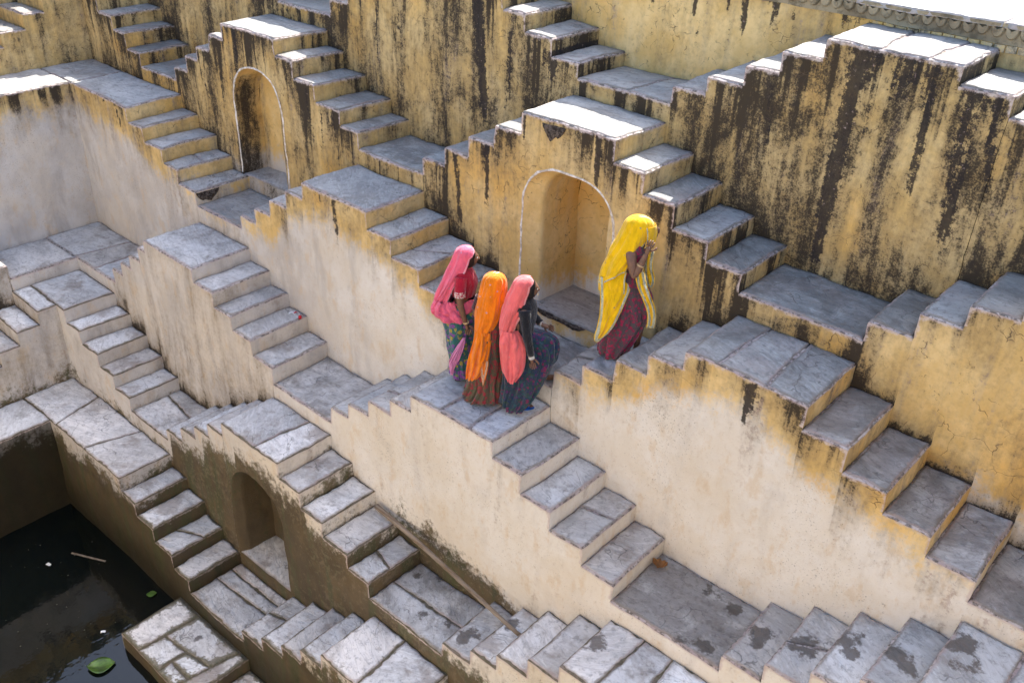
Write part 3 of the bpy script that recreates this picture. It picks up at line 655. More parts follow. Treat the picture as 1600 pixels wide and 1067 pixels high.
# how platforms and landings are paved: cut positions along x (fraction at front, fraction at back) or along y
PAVE = {
 ('C','P',20): [('x', .36, .42), ('x', .72, .70)],
 ('B','P',20): [('x', .27, .30), ('x', .66, .62)],
 ('D','P',10): [('x', .60, .66)],
 ('D','L',15): [('y', .46, .50)],
 ('E','L',5): [('y', .50, .58), ('y', .80, .80)],
 ('D','L',5): [('y', .74, .60)],
 ('B','P',0): [('x', .40, .36)],
 ('E','P',0): [('x', .36, .28), ('x', .66, .74)],
 ('C','L',5): [('x', .45, .50), ('x', .72, .70)],
 ('D','P',20): [('x', .30, .34), ('x', .62, .6)],
 ('Z','P',20): [('x', .42, .38), ('x', .76, .80)],
 ('Z','L',15): [('x', .55, .62)],
 ('C','P',30): [('x', .40, .42)],
 ('E','P',10): [('x', .5, .45)],
}
def split(q, cuts):
    """cut a quad (fl, fr, br, bl) into strips"""
    fl, fr, br, bl = [Vector((a, b)) for a, b in q]
    if not cuts: return [q]
    out = []
    if cuts[0][0] == 'x':
        prev = (0, 0)
        for _, f, b in cuts+[('x', 1, 1)]:
            out.append([tuple(fl.lerp(fr, prev[0])), tuple(fl.lerp(fr, f)), tuple(bl.lerp(br, b)), tuple(bl.lerp(br, prev[1]))]); prev = (f, b)
    else:
        prev = (0, 0)
        for _, l, rr in cuts+[('y', 1, 1)]:
            out.append([tuple(fl.lerp(bl, prev[0])), tuple(fr.lerp(br, prev[1])), tuple(fr.lerp(br, rr)), tuple(fl.lerp(bl, l))]); prev = (l, rr)
    return out
for r in RECTS:
    r.zl = r.zr = None
    for q in RECTS:
        if not r.wing and q.T == r.T and not q.wing:
            if abs(q.x1-r.x0) < .004 and q.z < r.z: r.zl = q.z
            if abs(q.x0-r.x1) < .004 and q.z < r.z: r.zr = q.z
for r in RECTS:
    O = thing_for(r.own); root = O['root']; fr = O['front']; T = r.T
    lim = 1.0
    # faces towards -Y
    if not (r.wing):
        for a, b, zn in span(r, 'front'):
            if zn >= r.z-.005: continue
            nk = NICHE.get((T, r.j)); foot = zn
            if nk:
                if b < nk['x0'] or a > nk['x1']:
                    face_y(fr, T, a, b, r.y0, zn-.01, r.z-CH, r.z, foot, rc=r)
                else:
                    lo, hi = max(a, nk['x0']), min(b, nk['x1'])
                    if a < nk['x0']: face_y(fr, T, a, nk['x0'], r.y0, zn-.01, r.z-CH, r.z, foot, rc=r)
                    if b > nk['x1']: face_y(fr, T, nk['x1'], b, r.y0, zn-.01, r.z-CH, r.z, foot, rc=r)
                    if zn < nk['zf']-.01: face_y(fr, T, lo, hi, r.y0, zn-.01, nk['zf'], r.z, foot)
                    nseg = max(2, int((hi-lo)/.03)); 
                    for s in range(nseg):
                        s0, s1 = lo+(hi-lo)*s/nseg, lo+(hi-lo)*(s+1)/nseg
                        face_y(fr, T, s0, s1, r.y0, 0, r.z-CH, r.z, foot, lo_fn=lambda x: arch_z(nk, x), rc=r)
            else:
                face_y(fr, T, a, b, r.y0, zn-.01, r.z-CH, r.z, foot, rc=r)
        if nk := NICHE.get((T, r.j)): niche(nk, T, r, root, r.y0)
        for side, x, sg in (('right', r.x1, 1), ('left', r.x0, -1)):
            for a, b, zn in span(r, side):
                if zn >= r.z-.005: continue
                if side == 'right' and x > XR-.02: continue
                mb = MB(); face_x(mb, T, a, b, x, zn-.01, r.z-CH, r.z, zn, sg, False, .6)
                mb.build('riser', M_WALL, root)
    else:
        for a, b, zn in span(r, 'right'):
            if zn < r.z-.005: face_x(fr, T, a, b, r.x1, zn-.01, r.z-CH, r.z, zn, 1, True)
        for a, b, zn in span(r, 'front'):
            if zn < r.z-.005 and r.y0 > YN+.05:
                mb = MB(); face_y(mb, T, a, b, r.y0, zn-.01, r.z-CH, r.z, zn, wing=True, lim=.6); mb.build('riser', M_WALL, root)
        for a, b, zn in span(r, 'back'):
            if zn < r.z-.005:
                mb = MB()
                def fn(u, v, a=a, b=b, zn=zn):
                    p = Vector((a+(b-a)*u, r.y1, zn-.01+(r.z-CH-zn+.01)*v)); return disp(p), wall_attrs(T, p, r.z, zn, .6, True)
                mb.grid(fn, ngrid(b-a), ngrid(r.z-zn), flip=True); mb.build('riser', M_WALL, root)
    bed(O['bed'], r)
    q = [(r.x0, r.y0), (r.x1, r.y0), (r.x1, r.y1), (r.x0, r.y1)]
    key = (T, 'L' if r.kind == 'landing' else 'P', r.j)
    if T == 'F' and r.j == 0:
        q = [(r.x0+.02, r.y0), (r.x1, r.y0), (r.x1, r.y1-.02), (r.x0+.02, r.y1-.02)]
        a = split(q, [('x', .27, .30), ('x', .80, .90)])
        mid = split(a[1], [('y', .42, .55)])
        pieces = [a[0]]+split(mid[0], [('x', .58, .50)])[:1]+split(split(mid[0], [('x', .58, .50)])[1], [('y', .5, .4)])+[mid[1]]+[a[2]]
    else:
        cuts = PAVE.get(key)
        if cuts is None and r.j is not None and r.kind == 'tread' and random.random() < .13: cuts = [('y', random.uniform(.3, .6), random.uniform(.35, .7))]
        if cuts is None and r.kind == 'landing' and r.x1-r.x0 > 1: cuts = [('x', .5, .45)] if T in 'ZA' and random.random() < .4 else []
        if cuts is None and r.wing and (r.y1-r.y0) > 1.2:
            k = int((r.y1-r.y0)/.8); cuts = [('y', i/k+.03, i/k-.02) for i in range(1, k)]
        pieces = split(q, cuts or [])
    nm = {'tread': 'tread_slab', 'platform': 'platform_slab', 'landing': 'landing_slab'}[r.kind]
    la = random.uniform(-.12, .12); skey = r.j
    if T == 'C' and r.x0 > -3.9 and r.j and r.j >= 16: la -= .12
    if T == 'B' and r.x0 < -4: la += .15
    if T == 'B' and r.j is not None and 14 <= r.j <= 17: la += .2
    if T == 'B' and r.j is not None and r.j >= 22: la += .05
    for pq in pieces:
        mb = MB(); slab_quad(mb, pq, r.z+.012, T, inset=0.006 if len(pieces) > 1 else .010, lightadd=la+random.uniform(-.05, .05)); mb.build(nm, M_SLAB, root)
for own, O in OWN.items():
    if O['front'].v: O['front'].build('front_wall', M_WALL, O['root'])
    O['bed'].build('mortar_bed', M_MORT, O['root'])
# ------------------------------------------------------------------ rim of the well
def struct_grid(name, mat, fn, nu, nv, flip=False, kind='structure'):
    mb = MB(); mb.grid(fn, nu, nv, flip); o = mb.build(name, mat); o['kind'] = kind; return o
rw = empty('parapet_wall', (0, YF['W'], 6.4), 'ochre top wall with black drip streaks and a scalloped cornice below the white terrace', 'wall')
mb = MB()
WX0, WX1 = XW['W'], XR
for r in [q for q in RECTS if q.T == 'Z' and not q.wing]:
    face_y(mb, 'W', r.x0, r.x1, YF['W'], r.z-.01, ZT-.17, ZT-.02, r.z, lim=0)
mb.build('wall_face', M_WALL, rw)
def stone_plain(name, c0, c1, sc=9):
    n = N(name); f = n.noise((1, 1, 1), sc, 7, .7); g = n.noise((1, 1, 1), 2.1, 4, .6)
    col = n.mix(n.step(g, .4, .6), c0, c1); col = n.mix(n.mul(n.step(f, .47, .62), .6), col, tuple(x*.35 for x in c0))
    n.bump(f, .5, .012); return n.done(col, .9, .2)
M_CORN = stone_plain('cornice_stone', (0.23, 0.19, 0.13), (0.34, 0.29, 0.20))
M_TERR = stone_plain('terrace_stone', (0.60, 0.585, 0.56), (0.70, 0.69, 0.66), 5)
cb = MB()
def boxm(mb, x0, x1, y0, y1, z0, z1):
    b = len(mb.v)
    for x in (x0, x1):
        for y in (y0, y1):
            for z in (z0, z1): mb.v.append(Vector((x, y, z)))
    for f in ((0,1,3,2),(4,6,7,5),(0,4,5,1),(2,3,7,6),(0,2,6,4),(1,5,7,3)): mb.f.append(tuple(b+i for i in f))
def bandy(name, y, z0, z1, mat):                      # long moulding, slightly uneven
    mb = MB(); n = int((WX1-WX0)/.12)
    for i in range(n+1):
        x = WX0+(WX1-WX0)*i/n
        for yy, zz in ((YF['W']+.02, z1), (y, z1-.004), (y, z0), (YF['W']+.02, z0)): mb.v.append(disp(Vector((x, yy, zz))))
    for i in range(n):
        for k in range(3): a = i*4+k; mb.f.append((a+4, a, a+1, a+5))
    return mb.build(name, mat, rw, smooth=False)
bandy('cornice_lip', YF['W']-.045, ZT-.035, ZT-.003, M_CORN)
bandy('cornice_bed', YF['W']-.012, ZT-.175, ZT-.045, M_CORN)
petal = None
k = 0; x = 0.15
while x < WX1-.1:
    if petal is None:
        m = MB(); hw = .056
        pts = [(hw*math.cos(math.pi*i/10), -0.098*math.sin(math.pi*i/10)**.8) for i in range(11)]
        m.v.append(Vector((0, -.040, -.025)))
        for px, pz in pts: m.v.append(Vector((px*.82, -.032, pz*.84)))
        for px, pz in pts: m.v.append(Vector((px, -.008, pz)))
        for px, pz in pts: m.v.append(Vector((px, .02, pz)))
        for i in range(10):
            m.f.append((0, 1+i, 2+i)); m.f.append((1+i, 12+i, 13+i, 2+i)); m.f.append((12+i, 23+i, 24+i, 13+i))
        o = m.build('petal', M_CORN, rw, smooth=False); petal = o.data
    else: o = MB().build('petal', M_CORN, rw, mesh=petal)
    o.matrix_world = Matrix.Translation(disp(Vector((x, YF['W']-.012, ZT-.037)))) @ Matrix.Rotation(random.uniform(-.03, .03), 4, 'Y') @ Matrix.Scale(random.uniform(.95, 1.05), 4)
    x += .122
def dentil(x):
    m = MB(); boxm(m, x+.006, x+.10, YF['W']-.022, YF['W']+.01, ZT-.235, ZT-.178)
    for i, v in enumerate(m.v): m.v[i] = disp(v)
    return m.build('cornice_block', M_WALL, rw, smooth=False)
x = 1.5
while x < WX1-.2: dentil(x); x += .108
# terrace and ground around the opening
def terr(x0, x1, y0, y1, name='terrace_floor'):
    def fn(u, v):
        p = Vector((x0+(x1-x0)*u, y0+(y1-y0)*v, ZT)); return p, {}
    return struct_grid(name, M_TERR, fn, 2, 2)
tp = empty('terrace_paving', (2, 4.3, ZT), 'bright sunlit stone paving of the terrace above the scalloped cornice', 'paving')
x = -2.0
for row in range(3):
    x = -1.0-row*.4
    while x < XR:
        w = random.uniform(1.0, 1.7); y0 = YF['W']-.05+row*1.15
        mb = MB(); slab_quad(mb, [(x, y0), (x+w, y0), (x+w, y0+1.15), (x, y0+1.15)], ZT+.012, 'W', inset=.004, frag=.4, lightadd=.1, moss=0); mb.build('paving_slab', M_SLAB, tp); x += w
terr(-60, XW['W'], -60, 60); terr(XW['W'], XR+60, YF['W']-.03, 60); terr(XR, 66, -60, YF['W']-.03); terr(XW['W'], XR, -60, YN)
# the two sides of the well on the camera's side
def far_wall_y(u, v):
    p = Vector((XW['W']+(XR-XW['W'])*u, YN, ZB+(ZT-ZB)*v)); a = wall_attrs('B', p, ZT, ZB, 0, True); a['pale'] = 4.9-p.z; a['moss'] = .9-p.z; a['deep'] = -.2-p.z; return disp(p), a
struct_grid('near_side_wall', M_WALL, far_wall_y, 80, 50, flip=True)
def far_wall_x(u, v):
    p = Vector((XR, YN+(YF['W']-YN)*u, ZB+(ZT-ZB)*v)); a = wall_attrs('B', p, ZT, ZB, 0, True); a['pale'] = 4.9-p.z; a['moss'] = .9-p.z; a['deep'] = -.2-p.z; return disp(p), a
struct_grid('right_side_wall', M_WALL, far_wall_x, 60, 50, flip=True)
def tw(u, v):
    p = Vector((XW['W'], YN+(YF['W']-YN)*u, 7.4+(ZT-7.4)*v)); a = wall_attrs('W', p, ZT, 7.4, 0, True); return disp(p), a
struct_grid('left_rim_wall', M_WALL, tw, 40, 4, flip=True)
# ------------------------------------------------------------------ water
n = N('dark_water')
w1 = n.noise((1, 1, 1), 3.0, 3, .5); w2 = n.noise((1, 1, 1), 26, 2, .5)
n.bump(n.add(n.mul(w1, 1.0), n.mul(w2, .06)), 0.10, 0.03)
film = n.step(n.noise((1, 1, 1), 1.3, 5, .6, (3, 3, 0)), .55, .75)
M_WATER = n.done(n.mix(n.mul(film, .4), (0.004, 0.006, 0.005), (0.012, 0.015, 0.011)), n.add(0.03, n.mul(film, .05)), 0.5)
def wat(u, v): return Vector((XW['W']+(XR-XW['W'])*u, YN-.1+(YF['E']+.6-YN)*v, -0.50)), {}
struct_grid('water', M_WATER, wat, 4, 4)
def bot(u, v): return Vector((XW['W']+(XR-XW['W'])*u, YN-.1+(YF['W']+.1-YN)*v, ZB)), {}
struct_grid('well_floor', M_MORT, bot, 4, 4)
# ------------------------------------------------------------------ small things
def simple(name, c, rough=.7, spec=.3, var=.25, sc=20):
    n = N(name); f = n.noise((1, 1, 1), sc, 5, .6)
    n.bump(f, .2, .004)
    return n.done(n.mix(n.mul(n.step(f, .35, .65), 1.0), tuple(x*(1-var) for x in c), tuple(min(1, x*(1+var)) for x in c)), rough, spec)
def tube(mb, pts, rad, n=10, cap=True):
    base = len(mb.v); P = [Vector(p) for p in pts]
    for i, p in enumerate(P):
        d = (P[min(i+1, len(P)-1)]-P[max(i-1, 0)]).normalized()
        a = d.orthogonal().normalized() if i == 0 else (pa-d*pa.dot(d)).normalized(); pa = a
        b = d.cross(a); rr = rad[i] if isinstance(rad, (list, tuple)) else rad
        for k in range(n):
            t = 2*math.pi*k/n; mb.v.append(p+(a*math.cos(t)+b*math.sin(t))*rr)
    for i in range(len(P)-1):
        for k in range(n):
            a = base+i*n+k; b = base+i*n+(k+1) % n; mb.f.append((a, b, b+n, a+n))
    if cap:
        mb.f.append(tuple(base+k for k in range(n))[::-1]); mb.f.append(tuple(base+(len(P)-1)*n+k for k in range(n)))
n = N('bamboo'); g = n.noise((1.2, 40, 40), 1, 5, .6); g2 = n.noise((1, 1, 1), 3, 3)
n.bump(g, .4, .004)
M_BAM = n.done(n.mix(n.step(g, .35, .65), n.mix(n.step(g2, .4, .6), (0.15, 0.10, 0.06), (0.20, 0.155, 0.11)), (0.30, 0.24, 0.18)), .7, .3)
pa_, pb_ = Vector((-1.76, -0.07, 1.80)), Vector((0.73, -0.325, 1.745))
pole = empty('bamboo_pole', pa_, 'long weathered bamboo pole lying across the damp landing and steps', 'pole')
mb = MB(); pts = []; rad = []
for i in range(60):
    t = i/59; p = pa_.lerp(pb_, t)+Vector((0, .010*math.sin(t*3.1), .012*math.sin(t*5)-.008*math.sin(3.14*t))); pts.append(p)
    rad.append(.033-.012*t+(.003 if i % 9 == 0 else 0)+.001*math.sin(i*2.3))
tube(mb, pts, rad, 12); mb.build('cane', M_BAM, pole)
mb = MB(); e0 = pts[-1]
tube(mb, [e0+Vector((-.30, .016, .012)), e0+Vector((-.1, .02, .012)), e0+Vector((.05, .026, -.005))], [.006, .008, .003], 6); mb.build('split_end', M_BAM, pole)
def leaf(name, loc, size, mat, label, cat, rz, curl=.3, lobes=0, group=None):
    mb = MB(); nu, nv = 14, 8
    def fn(u, v):
        t = u; w = math.sin(math.pi*min(1, t*1.02))**.8*.42*(1+(.25*math.sin(t*lobes*6.28) if lobes else 0))
        s = (v-.5)*2; x = (t-.5); y = s*w
        return Vector((x*size, y*size, abs(s)**1.5*curl*size*.35+curl*size*.35*(2*x)**2+.004+0.01*size*math.sin(9*x+5*y))), {}
    mb.grid(fn, nu, nv); mb.f += [tuple(reversed(f)) for f in []]
    o = mb.build(name, mat); o.location = loc; o.rotation_euler = (random.uniform(-.1, .1), random.uniform(-.1, .1), rz)
    md = o.modifiers.new('t', 'SOLIDIFY'); md.thickness = .0015
    return tag(o, label, cat, group)
M_DRY = simple('dry_leaf', (0.30, 0.13, 0.04)); M_YL = simple('yellow_leaf', (0.45, 0.28, 0.06)); M_GR = simple('green_leaf', (0.07, 0.14, 0.02), .35, .5, .5, 9)
M_WHT = simple('white_litter', (0.75, 0.75, 0.74), .5); M_RED = simple('red_litter', (0.55, 0.02, 0.03), .4)
leaf('dry_leaf', (1.664, .684, 2.605), .15, M_DRY, 'curled dry orange-brown leaf on the wet-stained landing at lower right', 'leaf', .4, .8, 3)
leaf('dry_leaf', (4.20, 1.62, 3.89), .11, M_YL, 'small yellow leaf in the landing corner at the right edge', 'leaf', -.5, .3)
leaf('dry_leaf', at(183, 1065, Z=-.23)+Vector((.3, .5, 0)), .05, M_DRY, 'small brown leaf scrap on the lowest platform over the water', 'leaf', 1, .3)
leaf('floating_leaf', (-4.02, -2.79, -.494), .34, M_GR, 'large bright green leaf floating on the dark water, lower left', 'leaf', 1.0, .12, 0)
leaf('floating_leaf', (-4.66, -1.72, -.494), .14, M_GR, 'small green leaf floating by the mossy wall foot', 'leaf', .9, .1, 0)
def litter(name, loc, size, mat, label, cat, rz=0):
    mb = MB()
    def fn(u, v):
        x, y = (u-.5)*size, (v-.5)*size*.6
        return Vector((x, y, .008+size*.22*noise.noise(Vector((u*3+loc[0]*9, v*3, 1)))+size*.12*math.sin(u*3.14))), {}
    mb.grid(fn, 8, 6); o = mb.build(name, mat, smooth=False); o.location = loc; o.rotation_euler.z = rz
    md = o.modifiers.new('t', 'SOLIDIFY'); md.thickness = .002
    return tag(o, label, cat)
litter('crumpled_wrapper', (-4.37, .80, 3.035), .10, M_WHT, 'crumpled white and red wrapper on the tread left of centre', 'litter', .5)
o = litter('crumpled_wrapper', (-4.345, .835, 3.045), .05, M_RED, 'tiny red scrap lying on the white wrapper', 'litter', 1.2)
mb = MB(); tube(mb, [(0, 0, 0), (0, 0, .035), (0, 0, .04)], [.022, .022, .015], 12); o = mb.build('bottle_cap', M_RED); o.location = (-4.205, .80, 3.035); tag(o, 'small red cap at the outer end of the tread beside the wrapper', 'bottle cap')
mb = MB(); boxm(mb, -.28, .28, -.014, .014, 0, .016); o = mb.build('floating_stick', M_BAM, smooth=False); o.location = (-5.95, -1.96, -.511); o.rotation_euler.z = .46; tag(o, 'thin brown stick half sunk in the dark water', 'stick')
for (x, y), s in (((-6.209, -2.416), .05), ((-4.41, -2.365), .045)):
    pass
litter('floating_scrap', (-6.209, -2.416, -.50), .07, M_WHT, 'tiny white scrap floating in open water at far left', 'litter', .3)
litter('floating_scrap', (-4.52, -2.50, -.50), .06, M_WHT, 'tiny white scrap floating beside the lowest platform corner', 'litter', .9)
# broken plaster under the niche floor
mb = MB(); base = []
def brk(u, v):
    x = -1.05+.78*u; h = .085*math.sin(math.pi*u)**.7*(1+.35*math.sin(9*u))
    p = Vector((x, YF['A']-.004-.012*math.sin(math.pi*v)+.018*noise.noise(Vector((u*14, v*9, 2))), 4.093-h*v+.006*noise.noise(Vector((u*20, v, 5)))))
    return disp(p), {}
mb.grid(brk, 40, 7)
n = N('rubble_core'); f = n.noise((1, 1, 1), 26, 7, .75); n.bump(f, .9, .02)
M_RUB = n.done(n.mix(n.step(f, .42, .6), (0.035, 0.028, 0.024), (0.16, 0.13, 0.11)), .95, .2)
mb.build('broken_patch', M_RUB, OWN[('A', 'P', 2)]['root'])

n = N('murky_scum'); f = n.noise((1, 1, 1), 30, 5, .7)
M_SCUM = n.done(n.mix(n.step(f, .4, .6), (0.08, 0.085, 0.05), (0.18, 0.17, 0.12)), .7, .3)
sc_ = MB()
for k in range(34):
    cx, cy = random.choice([(-5.2, -2.75), (-4.75, -2.45), (-5.5, -3.4), (-6.6, -2.6), (-4.9, -3.3), (-6.0, -2.2)]); x, y = cx+random.gauss(0, .16), cy+random.gauss(0, .22)
    if y > -1.62 or (x > -4.5 and y > -2.5): continue
    s = random.uniform(.003, .008); b_ = len(sc_.v); m_ = 7
    for i in range(m_): t = 6.283*i/m_; sc_.v.append(Vector((x+s*math.cos(t)*random.uniform(.6, 1.4), y+s*math.sin(t)*random.uniform(.6, 1.4), -.4955)))
    sc_.f.append(tuple(range(b_, b_+m_)))
o = sc_.build('floating_specks', M_SCUM, smooth=False); o['kind'] = 'stuff'; o['label'] = 'fine pale specks of debris drifting on the dark water'; o['category'] = 'debris'
def patch_on(own, x0, x1, zt, h, y, seed, facex=None):
    mb = MB()
    def f(u, v):
        k = math.sin(math.pi*u)**.6*(1+.4*noise.noise(Vector((u*4, seed, 1))))
        o_ = -.004-.010*math.sin(math.pi*v)+.014*noise.noise(Vector((u*12, v*9, seed)))
        t = x0+(x1-x0)*u; z = zt-h*k*v+.008*noise.noise(Vector((u*15, v*2, seed)))
        p = Vector((t, y+o_, z)) if facex is None else Vector((facex-o_, t, z))
        return disp(p), {}
    mb.grid(f, 24, 9); mb.build('broken_patch', M_RUB, OWN[own]['root'])
patch_on(('B', 'P', 0), .90, 1.28, 4.06, .15, 0, 3.0, facex=-6.601)
q0, q1 = at(848, 195, Y=YF['A']), at(884, 205, Y=YF['A'])
patch_on(('A', 'P', 2), q0.x, q1.x, 6.235, .16, YF['A'], 5.0)
# ------------------------------------------------------------------ the four women
def cloth(name, base, dark=None, motif=None, border=None, floral=None, fs=26, sheen=.3):
    n = N(name)
    weave = n.noise((1, 1, 1), 240, 2, .5); soft = n.noise((1, 1, 1), 9, 4, .6)
    if floral:
        wob = n.vadd(n.pos, n.vscale(n.ncol(18, 3), .045))
        mp = n.t.nodes.new('ShaderNodeTexVoronoi'); mp.inputs['Scale'].default_value = fs; n.L(wob, mp.inputs['Vector'])
        sep = n.t.nodes.new('ShaderNodeSeparateColor'); n.L(mp.outputs['Color'], sep.inputs[0])
        d = mp.outputs['Distance']; c = base
        k = len(floral)
        for i, fc in enumerate(floral):
            inside = n.mul(n.step(sep.outputs[0], i/(k+.25), i/(k+.25)+.02), n.sub(1.0, n.step(sep.outputs[0], (i+1)/(k+.25), (i+1)/(k+.25)+.02)))
            c = n.mix(n.mul(inside, n.sub(1.0, n.step(d, .50, .66))), c, fc)
        v2 = n.vor(fs*2.6, 'DISTANCE_TO_EDGE', vec=wob)
        c = n.mix(n.mul(n.sub(1.0, n.step(v2, .05, .12)), .55), c, dark or (0.02, .02, .03))
        v3 = n.vor(fs*2.1, vec=n.vadd(wob, (3.3, 1.2, 4.1)))
        c = n.mix(n.mul(n.sub(1.0, n.step(v3, .14, .24)), .8), c, floral[0])
    else:
        c = n.mix(n.step(n.noise((1, 1, .5), 12, 4, .6), .35, .65), tuple(x*.80 for x in base), base)
    if motif:
        v = n.vor(8.5, out=0); vv = n.vor(95, out=0)
        c = n.mix(n.mul(n.sub(1.0, n.step(n.add(v, n.mul(vv, .06)), .10, .13)), .85), c, motif)
    if border:
        e = n.attr('rim'); chk = n.vor(75, out=0, rnd=.4)
        band = n.mul(n.step(e, .006, .010), n.sub(1.0, n.step(e, .028, .032)))
        c = n.mix(n.mul(band, .9), c, n.mix(n.step(chk, .30, .42), border[0], border[1]))
    wr = n.noise((1, 1, .35), 19, 5, .65, dist=1.8)
    n.bump(n.add(n.mul(weave, .05), n.add(n.mul(soft, .5), n.mul(wr, 1.5 if not floral else .8))), .85, .013)
    n.b.inputs['Sheen Weight'].default_value = sheen
    return n.done(c, .9, .08)
M_SKIN = simple('brown_skin', (0.18, 0.093, 0.057), .55, .4, .12, 30)
M_HAIR = simple('black_hair', (0.012, 0.010, 0.010), .5)
M_GOLD = simple('brass', (0.65, 0.45, 0.22), .35, .6); M_BNG = simple('white_bangle', (0.72, 0.70, 0.66), .35, .5)
M_EYE = simple('eye_white', (0.6, 0.58, 0.55), .2, .5)
def head_mesh(mb, c, f, upv, s=1.0):
    """head with jaw, brow, nose, lips and eye sockets; c = centre, f = facing"""
    f = Vector(f).normalized(); upv = Vector(upv).normalized(); sd = f.cross(upv).normalized(); upv = sd.cross(f)
    nu, nv = 36, 28; b = len(mb.v)
    for i in range(nv+1):
        ph = math.pi*i/nv
        for j in range(nu):
            th = 2*math.pi*j/nu
            d = Vector((math.sin(ph)*math.cos(th), math.sin(ph)*math.sin(th), math.cos(ph)))   # x fwd, y side, z up
            x, y, z = d.x*.094, d.y*.073, d.z*.112
            if z < 0: k = 1-.38*(z/.112)**2*(1 if x > 0 else 1.3); y *= k; x = x*(1-.12*(z/.112)**2) if x > 0 else x*(1-.35*(z/.112)**2)
            if d.x > .25:
                g = lambda yy, zz, sy, sz: math.exp(-((y-yy)/sy)**2-((z-zz)/sz)**2)
                x += .026*g(0, -.022, .011, .016)+.012*g(0, 0, .009, .022)+.006*g(0, .028, .045, .012)
                x -= .011*(g(.030, .006, .014, .012)+g(-.030, .006, .014, .012))
                x += .009*g(0, -.055, .022, .007)+.010*g(0, -.088, .025, .016)+.003*(g(.04, -.03, .016, .018)+g(-.04, -.03, .016, .018))
                x -= .004*g(0, -.046, .018, .004)
            mb.v.append(Vector(c)+(f*x+sd*y+upv*z)*s)
    for i in range(nv):
        for j in range(nu):
            a = b+i*nu+j; a2 = b+i*nu+(j+1) % nu; mb.f.append((a, a+nu, a2+nu, a2))
def skin_part(mb, V_, E_, Rr):
    me = bpy.data.meshes.new('tmp'); me.from_pydata([tuple(v) for v in V_], E_, [])
    o = bpy.data.objects.new('tmp', me); COL.objects.link(o)
    m = o.modifiers.new('s', 'SKIN'); m.use_smooth_shade = True
    for i, r in enumerate(Rr):
        me.skin_vertices[0].data[i].radius = (r, r) if not isinstance(r, tuple) else r
    me.skin_vertices[0].data[0].use_root = True
    s = o.modifiers.new('u', 'SUBSURF'); s.levels = 2
    dg = bpy.context.evaluated_depsgraph_get(); ev = o.evaluated_get(dg); em = bpy.data.meshes.new_from_object(ev)
    b = len(mb.v)
    for v in em.vertices: mb.v.append(v.co.copy())
    for p in em.polygons: mb.f.append(tuple(b+i for i in p.vertices))
    bpy.data.objects.remove(o); bpy.data.meshes.remove(me); bpy.data.meshes.remove(em)
def hand(mb, wrist, dirv, palm_n, s=1.0, curl=.35, side=1):
    d = Vector(dirv).normalized(); nn = Vector(palm_n); nn = (nn-d*nn.dot(d)).normalized(); sd = d.cross(nn)*side
    w = Vector(wrist)
    V_ = [w-d*.02, w+d*.035, w+d*.075]; skin_part(mb, V_, [(0, 1), (1, 2)], [(.021, .021), (.030, .020), (.034, .018)])
    for i, (o_, L) in enumerate(((-.027, .058), (-.009, .070), (.009, .066), (.026, .052))):
        p = w+d*.07+sd*o_; pts = [p]; a = .15+curl*.3; sp = o_*3.0*(1-curl*.5)
        for k, ll in enumerate((.46, .30, .24)):
            p = p+(d*math.cos(a)+nn*math.sin(a)+sd*sp).normalized()*L*ll*s; pts.append(p); a += curl*.9
        tube(mb, pts, [.0088, .0083, .0075, .0055], 8)
    p = w+d*.028-sd*.024; pts = [p]
    for k, ll in enumerate((.030, .027, .020)): p = p+(d*(.55+.2*k)-sd*(.75-.25*k)+nn*.25).normalized()*ll; pts.append(p)
    tube(mb, pts, [.011, .0105, .0095, .007], 8)
def foot(mb, heel, d, s=1.0):
    d = Vector((d[0], d[1], 0)).normalized(); sd = Vector((-d.y, d.x, 0)); h = Vector(heel)
    skin_part(mb, [h+Vector((0, 0, .09)), h+Vector((0, 0, .04)), h+d*.07+Vector((0, 0, .032)), h+d*.15+Vector((0, 0, .02))], [(0, 1), (1, 2), (2, 3)], [(.032, .032), (.034, .034), (.034, .028), (.040, .018)])
    for i in range(5):
        o_ = (-.030+.0145*i); L = .040-.0045*i
        p = h+d*.155+sd*o_+Vector((0, 0, .015)); tube(mb, [p, p+d*L*.6, p+d*L-Vector((0, 0, .004))], [.011-.001*i, .0095-.001*i, .006], 7)
def sandal(root, heel, d, mat, z=0):
    d = Vector((d[0], d[1], 0)).normalized(); sd = Vector((-d.y, d.x, 0)); h = Vector(heel)-d*.035
    mb = MB(); n_ = 20
    out = []
    for i in range(n_):
        t = 2*math.pi*i/n_; x = .12+.125*math.cos(t); y = .043*math.sin(t)*(1+.18*math.cos(t))
        out.append(h+d*x+sd*y)
    for zz in (0, .014):
        for p in out: mb.v.append(p+Vector((0, 0, zz)))
    for i in range(n_): j = (i+1) % n_; mb.f.append((i, j, n_+j, n_+i))
    mb.f.append(tuple(range(n_, 2*n_))); mb.f.append(tuple(range(n_))[::-1])
    o = mb.build('sandal', mat, None, smooth=False); o.parent = root
    mb = MB()
    for sgn in (1, -1): tube(mb, [h+d*.19+Vector((0, 0, .014)), h+d*.15+sd*sgn*.022+Vector((0, 0, .048)), h+d*.085+sd*sgn*.045+Vector((0, 0, .012))], .006, 6)
    s = mb.build('sandal_strap', mat, None); s.parent = o
def ring_interp(rings, t):
    """Catmull-Rom over ring tuples"""
    n = len(rings)-1; x = t*n; i = min(int(x), n-1); f = x-i
    P = [rings[max(i-1, 0)], rings[i], rings[i+1], rings[min(i+2, n)]]
    return [0.5*((2*b)+(-a+c)*f+(2*a-5*b+4*c-d)*f*f+(-a+3*b-3*c+d)*f**3) for a, b, c, d in zip(*P)]
